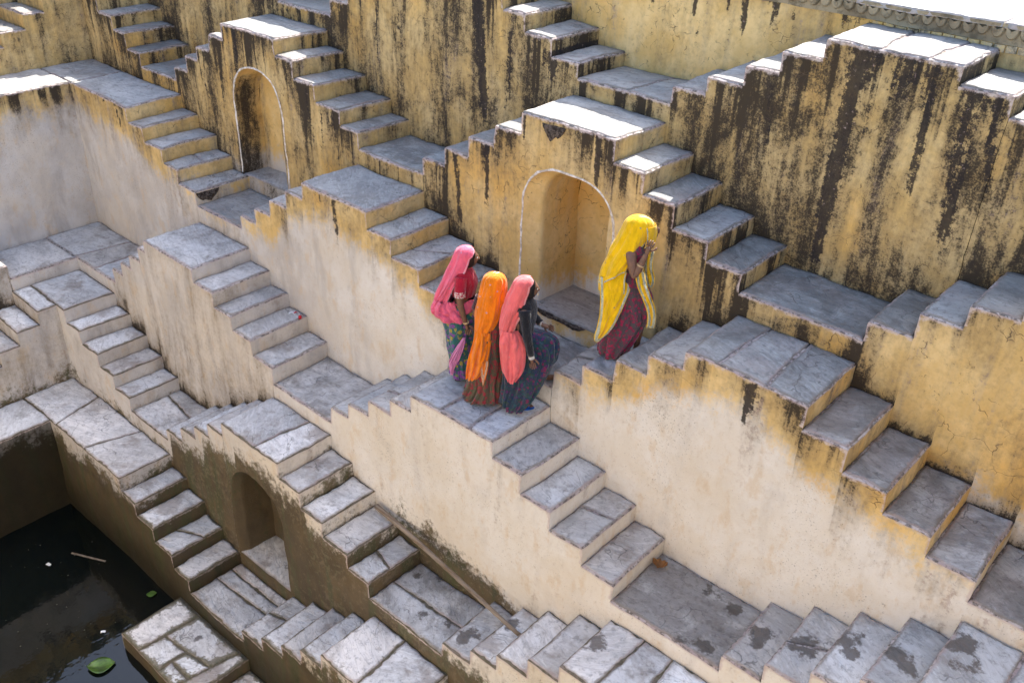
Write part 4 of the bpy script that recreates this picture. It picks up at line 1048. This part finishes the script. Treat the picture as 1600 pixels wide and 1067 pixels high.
def loft(name, mat, root, rings, th0=0.0, gap=None, nu=96, nv=60, folds=(0, 0), nf=9, ph=0, hem=None, thick=.004, seed=0, drift=1.0, top=None):
    """rings: (z, cx, cy, rx, ry); gap(t) opens the surface about angle th0; folds=(amp top, amp bottom)"""
    mb = MB(); closed = gap is None
    T_ = sum(abs(rings[i+1][0]-rings[i][0]) for i in range(len(rings)-1))
    for i in range(nv+1):
        t = i/nv; z, cx, cy, rx, ry = ring_interp(rings, t)
        g = gap(t) if gap else 0
        for j in range(nu+(0 if closed else 1)):
            u = j/nu; th = th0+g+(2*math.pi-2*g)*u
            amp = folds[0]+(folds[1]-folds[0])*t
            wob_ = .5*noise.noise(Vector((math.cos(th)*1.3, math.sin(th)*1.3, z*3+seed)))
            q_ = nf*.30; tw = th+drift*.22*t+.5*wob_
            n1 = noise.noise(Vector((math.cos(tw)*q_, math.sin(tw)*q_, z*1.1+seed))); n2 = noise.noise(Vector((math.cos(tw)*q_*2.3, math.sin(tw)*q_*2.3, z*1.8+seed*3)))
            s1 = math.sin(nf*th+ph+drift*math.sin(3*t+seed)+7*wob_)
            w = 1.7*(.35-abs(n1)*2.2)+.9*(.3-abs(n2)*2.0)+(.35 if rings[0][3] < .02 else .75)*s1
            diag = noise.noise(Vector((math.cos(th)*3+z*5, math.sin(th)*3, z*9+seed)))
            k = 1+amp*w*min(1, t*5)+(.030*diag+.035*noise.noise(Vector((math.cos(th)*4, math.sin(th)*4, z*3.5+seed))))*min(1, t*8)
            zz = z+(hem(th, t) if hem else 0)
            rim = (1-t)*T_
            if not closed: rim = min(rim, min(u, 1-u)*2*math.pi*(rx+ry)/2)
            mb.vert(Vector((cx+rx*k*math.cos(th), cy+ry*k*math.sin(th), zz)), rim=rim)
    W_ = nu if closed else nu+1
    for i in range(nv):
        for j in range(nu):
            a = i*W_+j; b = i*W_+(j+1) % W_ if closed else a+1
            mb.f.append((a, a+W_, b+W_, b))
    if rings[0][3] < .02: mb.vert(Vector((rings[0][1], rings[0][2], rings[0][0]+.001)), rim=9.0); k_ = len(mb.v)-1; mb.f += [(j, (j+1) % W_ if closed else j+1, k_) for j in range(nu)]
    o = mb.build(name, mat, None); o.parent = root
    if thick: md = o.modifiers.new('thickness', 'SOLIDIFY'); md.thickness = thick; md.offset = 1
    return o
def panel(name, mat, root, rows, nu=40, nv=50, bulge=.06, folds=.012, nf=5, seed=0, thick=.004, bottom=0):
    """rows: (z, xl, xr, y) sheet hung across the body; bulges towards -y"""
    mb = MB(); L = abs(rows[0][0]-rows[-1][0])
    for i in range(nv+1):
        t = i/nv; z, xl, xr, y = ring_interp(rows, t)
        for j in range(nu+1):
            u = j/nu; w = abs(xr-xl)
            yy = y-bulge*math.sin(math.pi*u)**.8+folds*math.sin(nf*2*math.pi*u+1.4*math.sin(2.5*t+seed))*min(1, .3+t)*min(1, w*8)
            yy += .030*(.3-abs(noise.noise(Vector((u*4+t, t*2.2, seed))))*2)+.010*noise.noise(Vector((u*11, t*6, seed)))+.010*noise.noise(Vector((u*3, t*14+u*3, seed)))
            mb.vert(Vector((xl+(xr-xl)*u, yy, z-bottom*math.sin(math.pi*u)*t**4)), rim=min((1-t)*L, u*w, (1-u)*w))
    for i in range(nv):
        for j in range(nu): a = i*(nu+1)+j; mb.f.append((a, a+nu+1, a+nu+2, a+1))
    o = mb.build(name, mat, None); o.parent = root
    md = o.modifiers.new('thickness', 'SOLIDIFY'); md.thickness = thick; md.offset = 0
    return o
def bangle(root, c, ax, r, mat, n_=1):
    ax = Vector(ax).normalized()
    for k in range(n_):
        mb = MB(); a = ax.orthogonal().normalized(); b = ax.cross(a); cc = Vector(c)+ax*.009*k
        pts = [cc+(a*math.cos(2*math.pi*i/20)+b*math.sin(2*math.pi*i/20))*r for i in range(21)]
        tube(mb, pts, .0035, 6, cap=False); o = mb.build('bangle', mat, None); o.parent = root
RZ = -YAW
def fit(root, fx, shear, s):
    done = set()
    for o in root.children_recursive:
        if o.type != 'MESH' or o.data.name in done: continue
        done.add(o.data.name)
        for v in o.data.vertices: v.co = Vector((v.co.x*fx*s-shear*v.co.z*s, v.co.y*s, v.co.z*s))
def person(loc, label): return empty('person', loc, label, 'woman', 'women walking on the stepwell stairs', RZ)
def body(root, J, face, upv=(0, 0, 1), hands=(), feet=(), palm=((0, -1, 0), (0, -1, 0))):
    """J: dict of joints in the person's frame"""
    mb = MB()
    names = ['pelvis', 'belly', 'chest', 'neck', 'skull', 'sl', 'el', 'wl', 'sr', 'er', 'wr', 'hl', 'kl', 'al', 'hr', 'kr', 'ar']
    R_ = dict(pelvis=(.125, .10), belly=(.105, .085), chest=(.125, .095), neck=.048, skull=.055, sl=.055, el=.040, wl=.026, sr=.055, er=.040, wr=.026, hl=.085, kl=.058, al=.036, hr=.085, kr=.058, ar=.036)
    idx = {n_: i for i, n_ in enumerate(names)}
    E_ = [('pelvis', 'belly'), ('belly', 'chest'), ('chest', 'neck'), ('neck', 'skull'), ('chest', 'sl'), ('sl', 'el'), ('el', 'wl'), ('chest', 'sr'), ('sr', 'er'), ('er', 'wr'), ('pelvis', 'hl'), ('hl', 'kl'), ('kl', 'al'), ('pelvis', 'hr'), ('hr', 'kr'), ('kr', 'ar')]
    hd = Vector(J['head']); J = dict(J); J['skull'] = hd-Vector((0, 0, .05))
    skin_part(mb, [Vector(J[n_]) for n_ in names], [(idx[a], idx[b]) for a, b in E_], [R_[n_] if isinstance(R_[n_], tuple) else (R_[n_],)*2 for n_ in names])
    head_mesh(mb, hd, face, upv)
    for k, s_ in enumerate(('l', 'r')):
        w = Vector(J['w'+s_]); e = Vector(J['e'+s_]); d = J.get('hd'+s_, None); d = Vector(d) if d else (w-e)
        hand(mb, w, d, palm[k], curl=J.get('curl', .35), side=1 if k else -1)
    for s_ in 'lr':
        a = Vector(J['a'+s_]); foot(mb, (a.x, a.y, a.z-.075), face)
    o = mb.build('body', M_SKIN, None); o.parent = root
    f = Vector(face).normalized(); sd = f.cross(Vector(upv)).normalized(); u = sd.cross(f)
    for s in (1, -1):
        m = MB(); c = hd+f*.076+sd*.030*s+u*.006
        for i in range(7):
            for j in range(10):
                ph, th = math.pi*i/6, 2*math.pi*j/10; m.v.append(c+Vector((math.sin(ph)*math.cos(th), math.sin(ph)*math.sin(th), math.cos(ph)))*.0115)
        for i in range(6):
            for j in range(10): m.f.append((i*10+j, i*10+10+j, i*10+10+(j+1) % 10, i*10+(j+1) % 10))
        q = m.build('eye', M_EYE, None); q.parent = o
    m = MB()                                                     # hair cap, pulled back into a bun
    for i in range(15):
        for j in range(24):
            ph = math.pi*.72*i/14; th = 2*math.pi*j/24
            d = Vector((math.sin(ph)*math.cos(th), math.sin(ph)*math.sin(th), math.cos(ph)))
            k = 1.05 if d.x < .45+.35*d.z else .93
            m.v.append(hd+(f*(d.x*.098-.004)+sd*d.y*.078+u*d.z*.116)*k)
    for i in range(14):
        for j in range(24): m.f.append((i*24+j, i*24+24+j, i*24+24+(j+1) % 24, i*24+(j+1) % 24))
    tube(m, [hd-f*.08-u*.02, hd-f*.11-u*.03, hd-f*.13-u*.04], [.03, .038, .02], 10)
    h = m.build('hair', M_HAIR, None); h.parent = root
    return o
def sleeve(name, mat, root, a, b, r0, r1, ext=0.0, cuff=None, mid=None, rm=None):
    a, b = Vector(a), Vector(b); mb = MB(); n_ = 12; pts = []; rad = []
    for i in range(n_+1):
        t = i/n_; p = a.lerp(b, t); 
        if mid is not None: p = (a*(1-t)**2+Vector(mid)*2*t*(1-t)+b*t*t) if False else (a.lerp(Vector(mid), t*2) if t < .5 else Vector(mid).lerp(b, t*2-1))
        pts.append(p); rad.append((r0+(r1-r0)*t)*(1+.04*math.sin(i*2.1))+(.004 if i == n_ else 0))
    tube(mb, pts, rad, 18, cap=True); o = mb.build(name, mat, None); o.parent = root; return o
ZC = 3.653
# --- crimson blouse, pink veil
M_PINK = cloth('pink_veil', (0.88, 0.15, 0.24), motif=(0.55, 0.25, 0.35), border=((0.30, 0.30, 0.40), (0.80, 0.35, 0.40)))
M_PINKP = cloth('pink_cloth', (0.88, 0.15, 0.24), motif=(0.55, 0.25, 0.35))
M_CRIM = cloth('crimson_blouse', (0.42, 0.012, 0.035)); M_CUFF = cloth('mirror_cuff', (0.45, 0.02, 0.05), floral=[(0.75, 0.72, 0.66)], fs=60, dark=(.4, .02, .04))
M_SK1 = cloth('teal_floral', (0.030, 0.15, 0.125), floral=[(0.24, 0.06, 0.33), (0.03, 0.17, 0.13), (0.44, 0.35, 0.04), (0.035, 0.11, 0.16), (0.26, .08, .33)], fs=24, dark=(.015, .09, .10))
M_PNL = cloth('mauve_cloth', (0.80, 0.30, 0.58))
w1 = person((-1.045, .590, ZC), 'standing woman in pink veil, crimson blouse and teal floral skirt, leftmost of three')
body(w1, dict(pelvis=(0, 0, .88), belly=(.02, 0, 1.02), chest=(.035, 0, 1.20), neck=(.06, 0, 1.36), head=(.095, 0, 1.475),
     sl=(.0, .14, 1.30), el=(.05, .20, 1.03), wl=(.15, .19, .83), sr=(.015, -.145, 1.30), er=(.015, -.185, 1.03), wr=(.080, -.19, .80), hdr=(.3, .1, -1),
     hl=(0, .08, .84), kl=(.04, .08, .47), al=(.02, .09, .085), hr=(0, -.08, .84), kr=(.03, -.07, .47), ar=(-.01, -.04, .085)), (.93, .35, .02))
loft('skirt', M_SK1, w1, [(1.0, .01, 0, .135, .11), (.93, 0, 0, .175, .15), (.80, -.01, 0, .195, .175), (.62, .0, 0, .165, .165), (.40, .01, 0, .145, .16), (.22, .015, 0, .125, .15), (.085, .02, 0, .135, .15)],
     folds=(.02, .10), nf=9, seed=2, hem=lambda th, t: .03*math.sin(th*2+1)*t)
panel('front_pleat', M_PNL, w1, [(.64, .055, .08, -.195), (.52, -.02, .06, -.205), (.38, -.09, .02, -.20), (.27, -.10, -.03, -.19), (.16, -.085, -.055, -.175)], bulge=.012, nf=1, folds=.004)
loft('blouse', M_CRIM, w1, [(1.37, .05, 0, .055, .07), (1.335, .04, 0, .10, .13), (1.28, .04, 0, .13, .15), (1.20, .05, 0, .14, .14), (1.12, .045, 0, .128, .125), (1.055, .035, 0, .118, .115)], folds=(.01, .03), nf=7, seed=5)
sleeve('sleeve', M_CRIM, w1, (.02, -.12, 1.31), (.013, -.173, 1.16), .066, .060); sleeve('sleeve', M_CRIM, w1, (.0, .12, 1.31), (.03, .175, 1.16), .066, .060)
sleeve('cuff', M_CUFF, w1, (.013, -.170, 1.175), (.013, -.180, 1.115), .062, .058)
loft('waist_sash', M_PINKP, w1, [(1.01, .02, 0, .145, .12), (.97, .02, 0, .168, .14), (.92, .0, 0, .186, .16), (.875, -.01, 0, .192, .165)], folds=(.02, .03), nf=3, seed=8, hem=lambda th, t: .03*math.cos(th-.3)+.012*math.sin(5*th))
v = loft('veil', M_PINK, w1, [(1.605, .062, 0, .012, .012), (1.592, .062, 0, .068, .06), (1.55, .058, 0, .110, .095), (1.48, .044, 0, .122, .106), (1.40, .015, 0, .122, .115), (1.31, -.03, 0, .120, .125), (1.20, -.095, -.01, .100, .125), (1.08, -.145, -.01, .095, .12), (.97, -.185, -.02, .09, .11), (.88, -.205, -.03, .07, .09)],
     th0=.30, gap=lambda t: max(0, min(1.35, (t-.09)*6.5)), folds=(.02, .14), nf=7, seed=1, nv=80, drift=2)
panel('veil_end', M_PINKP, w1, [(1.02, -.27, -.05, -.10), (.95, -.30, -.02, -.14), (.88, -.27, .05, -.17), (.82, -.19, .06, -.185)], bulge=.04, nf=2, folds=.016)
bangle(w1, (.078, -.19, .825), (.2, 0, -1), .031, M_GOLD, 2)
mb = MB(); tube(mb, [(.09, -.05, 1.36), (.135, -.06, 1.30), (.165, -.02, 1.26), (.16, .04, 1.31)], .004, 6); o = mb.build('necklace', M_GOLD, None); o.parent = w1
M_SND = simple('dark_sandal', (0.05, 0.03, 0.03), .6); M_BLUE = simple('blue_sandal', (0.03, 0.16, 0.55), .5)
sandal(w1, (-.01, -.04, -.004), (.93, .35), M_SND); sandal(w1, (.02, .09, -.004), (.93, .35), M_SND)
fit(w1, .98, .0, .985)
# --- orange veil
M_ORGP = cloth('orange_cloth', (0.93, 0.24, 0.006), motif=(0.60, 0.35, 0.40))
M_ORG = cloth('orange_veil', (0.93, 0.24, 0.006), motif=(0.60, 0.35, 0.40), border=((0.55, 0.18, 0.06), (0.80, 0.62, 0.45)))
M_SK2 = cloth('red_floral', (0.105, 0.080, 0.050), floral=[(0.34, 0.022, 0.040), (0.085, 0.10, 0.055), (0.36, 0.028, 0.045), (0.10, 0.085, 0.05), (0.26, 0.03, 0.04)], fs=27, dark=(.07, .075, .045))
w2 = person((-.600, .52, ZC), 'woman from behind in bright orange veil and dark red floral skirt, middle of three')
body(w2, dict(pelvis=(.05, 0, .88), belly=(.055, 0, 1.02), chest=(.06, 0, 1.18), neck=(.07, .02, 1.33), head=(.08, .03, 1.44),
     sl=(-.09, .03, 1.27), el=(-.13, .08, 1.02), wl=(-.06, .24, .96), sr=(.19, .03, 1.27), er=(.235, -.045, 1.00), wr=(.275, .08, .92), hdr=(.3, 1, .1),
     hl=(-.03, 0, .84), kl=(-.05, .03, .46), al=(-.05, 0, .085), hr=(.12, 0, .84), kr=(.13, .03, .46), ar=(.12, 0, .085)), (.45, .88, -.05))
loft('skirt', M_SK2, w2, [(1.0, .06, 0, .115, .10), (.95, .06, 0, .135, .12), (.85, .06, 0, .155, .145), (.65, .06, 0, .17, .165), (.42, .05, 0, .185, .18), (.2, .03, 0, .215, .20), (.03, .01, 0, .245, .225)],
     folds=(.03, .11), nf=14, seed=4, nu=160, hem=lambda th, t: .018*math.sin(th*3)*t)
M_DKR = cloth('maroon_blouse', (0.06, 0.015, 0.02))
loft('blouse', M_DKR, w2, [(1.36, .07, .01, .055, .05), (1.32, .065, .01, .11, .08), (1.25, .06, .01, .145, .10), (1.12, .06, .01, .13, .10), (1.03, .06, .01, .115, .095)], folds=(.01, .02), seed=3)
sleeve('sleeve', M_DKR, w2, (.165, .03, 1.28), (.198, -.005, 1.12), .062, .054); sleeve('sleeve', M_DKR, w2, (-.07, .03, 1.28), (-.115, .06, 1.12), .062, .054)
loft('veil', M_ORG, w2, [(1.572, .08, .02, .012, .012), (1.560, .08, .02, .075, .07), (1.52, .08, .02, .122, .105), (1.44, .075, .015, .140, .122), (1.34, .065, .01, .150, .125), (1.23, .055, 0, .155, .13), (1.12, .035, -.01, .150, .135), (1.02, .01, -.02, .130, .13), (.92, -.02, -.04, .105, .11), (.84, -.04, -.05, .085, .09)],
     th0=1.1, gap=lambda t: max(0, min(.75, (t-.16)*2.6)), folds=(.02, .11), nf=8, seed=6, nv=90, drift=1.5)
panel('veil_end', M_ORGP, w2, [(.93, -.125, .075, -.10), (.84, -.135, .07, -.13), (.72, -.165, .055, -.155), (.58, -.20, .035, -.175), (.45, -.215, -.01, -.18), (.36, -.215, -.10, -.18)], bulge=.055, nf=3, folds=.022, bottom=.0, seed=2)
panel('veil_tip', M_ORG, w2, [(.62, -.06, .045, -.215), (.50, -.05, .035, -.215), (.38, -.035, .01, -.205), (.30, -.02, -.005, -.20)], bulge=.02, nf=2, folds=.01, seed=4)
bangle(w2, (.268, .052, .935), (.2, .9, -.3), .030, M_GOLD, 3)
fit(w2, .96, .0, .925)
# --- salmon veil, stepping up
M_SALP = cloth('salmon_cloth', (0.90, 0.17, 0.17), motif=(0.72, 0.30, 0.28))
M_SAL = cloth('salmon_veil', (0.90, 0.17, 0.17), motif=(0.72, 0.30, 0.28), border=((0.85, 0.16, 0.16), (0.75, 0.35, 0.35)))
M_BLK = cloth('black_blouse', (0.018, 0.018, 0.022)); M_SK3 = cloth('navy_floral', (0.020, 0.048, 0.066), floral=[(0.20, 0.020, 0.075), (0.022, 0.085, 0.10), (0.016, 0.036, 0.10), (0.035, 0.075, 0.045), (0.09, 0.02, 0.11), (0.02, .05, .07)], fs=33, dark=(.018, .03, .055))
w3 = person((-.225, .60, ZC), 'woman in salmon veil and black sleeves stepping up, right of the orange veil')
body(w3, dict(pelvis=(.03, 0, .86), belly=(.05, 0, 1.0), chest=(.075, 0, 1.17), neck=(.10, 0, 1.33), head=(.128, 0, 1.455),
     sl=(.06, .14, 1.27), el=(.16, .18, 1.07), wl=(.28, .10, .985), hdl=(1, -.1, -.2), sr=(.085, -.145, 1.27), er=(.115, -.19, 1.01), wr=(.160, -.20, .775), hdr=(.2, .0, -1),
     hl=(.03, .08, .83), kl=(.35, .12, .78), al=(.34, .21, .305), hr=(.02, -.08, .82), kr=(.03, -.06, .45), ar=(.0, -.02, .085)), (.95, .28, .02))
loft('skirt', M_SK3, w3, [(1.0, .05, 0, .12, .11), (.94, .06, 0, .155, .13), (.86, .14, .01, .245, .15), (.74, .16, .02, .28, .17), (.55, .155, .02, .285, .185), (.32, .11, .01, .25, .19), (.055, .02, 0, .19, .18)],
     folds=(.02, .12), nf=11, seed=7, nu=150, hem=lambda th, t: (.27*max(0, math.cos(th-.2))**1.5+.015*math.sin(4*th))*t**1.5)
loft('blouse', M_BLK, w3, [(1.36, .09, 0, .055, .06), (1.32, .085, 0, .10, .12), (1.25, .085, 0, .13, .145), (1.14, .08, 0, .13, .13), (1.04, .065, 0, .12, .115), (.98, .055, 0, .125, .115)], folds=(.01, .03), seed=3)
sleeve('sleeve', M_BLK, w3, (.085, -.13, 1.28), (.158, -.20, .80), .064, .036, mid=(.115, -.19, 1.01)); sleeve('sleeve', M_BLK, w3, (.06, .12, 1.28), (.255, .12, 1.0), .062, .036, mid=(.16, .18, 1.07))
loft('veil', M_SAL, w3, [(1.590, .090, 0, .012, .012), (1.577, .088, 0, .068, .065), (1.535, .08, 0, .110, .10), (1.46, .062, 0, .124, .110), (1.37, .028, 0, .130, .118), (1.27, .005, -.01, .130, .125), (1.15, -.04, -.02, .118, .12), (1.03, -.07, -.03, .10, .11), (.93, -.075, -.04, .09, .10)],
     th0=.25, gap=lambda t: max(0, min(1.25, (t-.09)*6.5)), folds=(.02, .12), nf=7, seed=9, nv=80, drift=1.8)
panel('veil_end', M_SALP, w3, [(1.03, -.16, .02, -.10), (.95, -.175, .07, -.135), (.85, -.175, .10, -.165), (.70, -.165, .10, -.185), (.58, -.145, .07, -.195), (.51, -.10, .01, -.20)], bulge=.05, nf=3, folds=.008, bottom=.03, seed=5)
bangle(w3, (.160, -.20, .790), (.2, 0, -1), .030, M_BNG, 4); bangle(w3, (.262, .112, .992), (1, -.4, -.1), .030, M_BNG, 2)
mb = MB(); tube(mb, [(.215, -.055, 1.43), (.224, -.05, 1.424), (.219, -.04, 1.416)], .004, 6); o = mb.build('nose_ring', M_GOLD, None); o.parent = w3
sandal(w3, (.0, -.02, -.004), (.95, .1), M_BLUE); 
fit(w3, .97, .03, .965)
# --- yellow veil, climbing with raised hands
M_YEL = cloth('yellow_veil', (0.93, 0.56, 0.004), motif=(0.38, 0.30, 0.16), border=((0.10, 0.22, 0.26), (0.50, 0.52, 0.40)))
M_SK4 = cloth('magenta_floral', (0.085, 0.058, 0.070), floral=[(0.40, 0.008, 0.075), (0.075, 0.075, 0.075), (0.34, 0.010, 0.06), (0.10, 0.06, 0.07), (0.25, .012, .06)], fs=34, dark=(.07, .065, .075))
w4 = person((.462, 1.257, 4.328), 'woman in bright yellow veil climbing the steps alone, both hands raised to her covered face')
body(w4, dict(pelvis=(.14, 0, .86), belly=(.16, 0, 1.0), chest=(.18, 0, 1.17), neck=(.215, 0, 1.33), head=(.25, 0, 1.455), curl=.25,
     sl=(.19, .14, 1.28), el=(.29, .14, 1.08), wl=(.39, .0, 1.36), hdl=(.35, -.1, 1), sr=(.16, -.15, 1.27), er=(.185, -.235, 1.03), wr=(.305, -.20, 1.30), hdr=(.35, .15, 1),
     hl=(.14, .08, .82), kl=(.30, .05, .47), al=(.24, .03, .085), hr=(.13, -.08, .81), kr=(.10, -.07, .45), ar=(.02, -.02, .085)), (.93, .30, -.18), (.15, 0, 1), palm=((-.6, .6, .2), (.3, .9, 0)))
loft('skirt', M_SK4, w4, [(1.0, .15, 0, .12, .11), (.93, .15, 0, .145, .13), (.80, .17, 0, .175, .15), (.64, .18, 0, .225, .165), (.46, .165, 0, .245, .175), (.25, .10, 0, .205, .17), (.03, .03, 0, .165, .155)],
     folds=(.02, .12), nf=11, seed=3, nu=150, hem=lambda th, t: (.17*max(0, math.cos(th-.1))**1.3+.012*math.sin(4*th))*t**1.5)
loft('blouse', M_SK4, w4, [(1.36, .20, 0, .055, .06), (1.30, .185, 0, .12, .14), (1.18, .18, 0, .13, .13), (1.05, .165, 0, .12, .115), (.98, .155, 0, .12, .115)], folds=(.01, .03), seed=3)
loft('veil', M_YEL, w4, [(1.600, .245, 0, .012, .012), (1.588, .245, 0, .075, .07), (1.545, .245, 0, .125, .108), (1.46, .235, 0, .152, .122), (1.36, .195, 0, .160, .135), (1.24, .145, 0, .165, .155), (1.12, .095, 0, .165, .165), (1.02, .055, -.01, .160, .17), (.93, .025, -.02, .155, .17)],
     th0=.15, gap=lambda t: max(0, min(1.10, (t-.34)*3.2)), folds=(.012, .09), nf=6, seed=4, nv=90, drift=1.2, hem=lambda th, t: (-.05*math.cos(th-math.pi)+.10*max(0, math.cos(th+1.0)))*t**2)
loft('face_veil', M_YEL, w4, [(1.52, .262, 0, .140, .11), (1.44, .272, 0, .140, .115), (1.36, .268, 0, .135, .115), (1.30, .255, 0, .130, .115)], th0=.15+math.pi, gap=lambda t: 1.7, folds=(.01, .06), nf=6, seed=4, nv=24)
loft('veil_drape', M_YEL, w4, [(1.05, .09, 0, .145, .145), (.97, .065, -.01, .175, .17), (.88, .06, -.01, .185, .18), (.80, .065, 0, .18, .175)], th0=.2, gap=lambda t: 1.5, folds=(.03, .06), nf=5, seed=1, nv=30, hem=lambda th, t: .06*math.cos(th)*t)
panel('veil_end', M_YEL, w4, [(.97, -.125, .165, -.10), (.86, -.125, .16, -.15), (.74, -.125, .115, -.185), (.58, -.135, .055, -.20), (.46, -.155, .0, -.21), (.37, -.175, -.07, -.21), (.29, -.19, -.14, -.20)], bulge=.03, nf=2, folds=.014, seed=5, nv=60)
panel('veil_front_end', M_YEL, w4, [(1.08, .20, .29, -.17), (.96, .215, .31, -.19), (.84, .255, .35, -.21), (.70, .305, .395, -.21), (.58, .325, .405, -.205), (.46, .315, .395, -.20)], bulge=.02, nf=1, folds=.012, seed=3)
panel('veil_far_end', M_YEL, w4, [(1.22, .30, .40, .02), (1.05, .30, .385, .02), (.92, .31, .41, .02), (.82, .34, .40, .02)], bulge=.02, nf=2, folds=.01, seed=3)
bangle(w4, (.245, -.218, 1.165), (.42, .1, 1), .034, M_GOLD, 2)
sandal(w4, (.02, -.02, -.004), (.93, .3), M_SND)
fit(w4, 1.07, .085, .945)
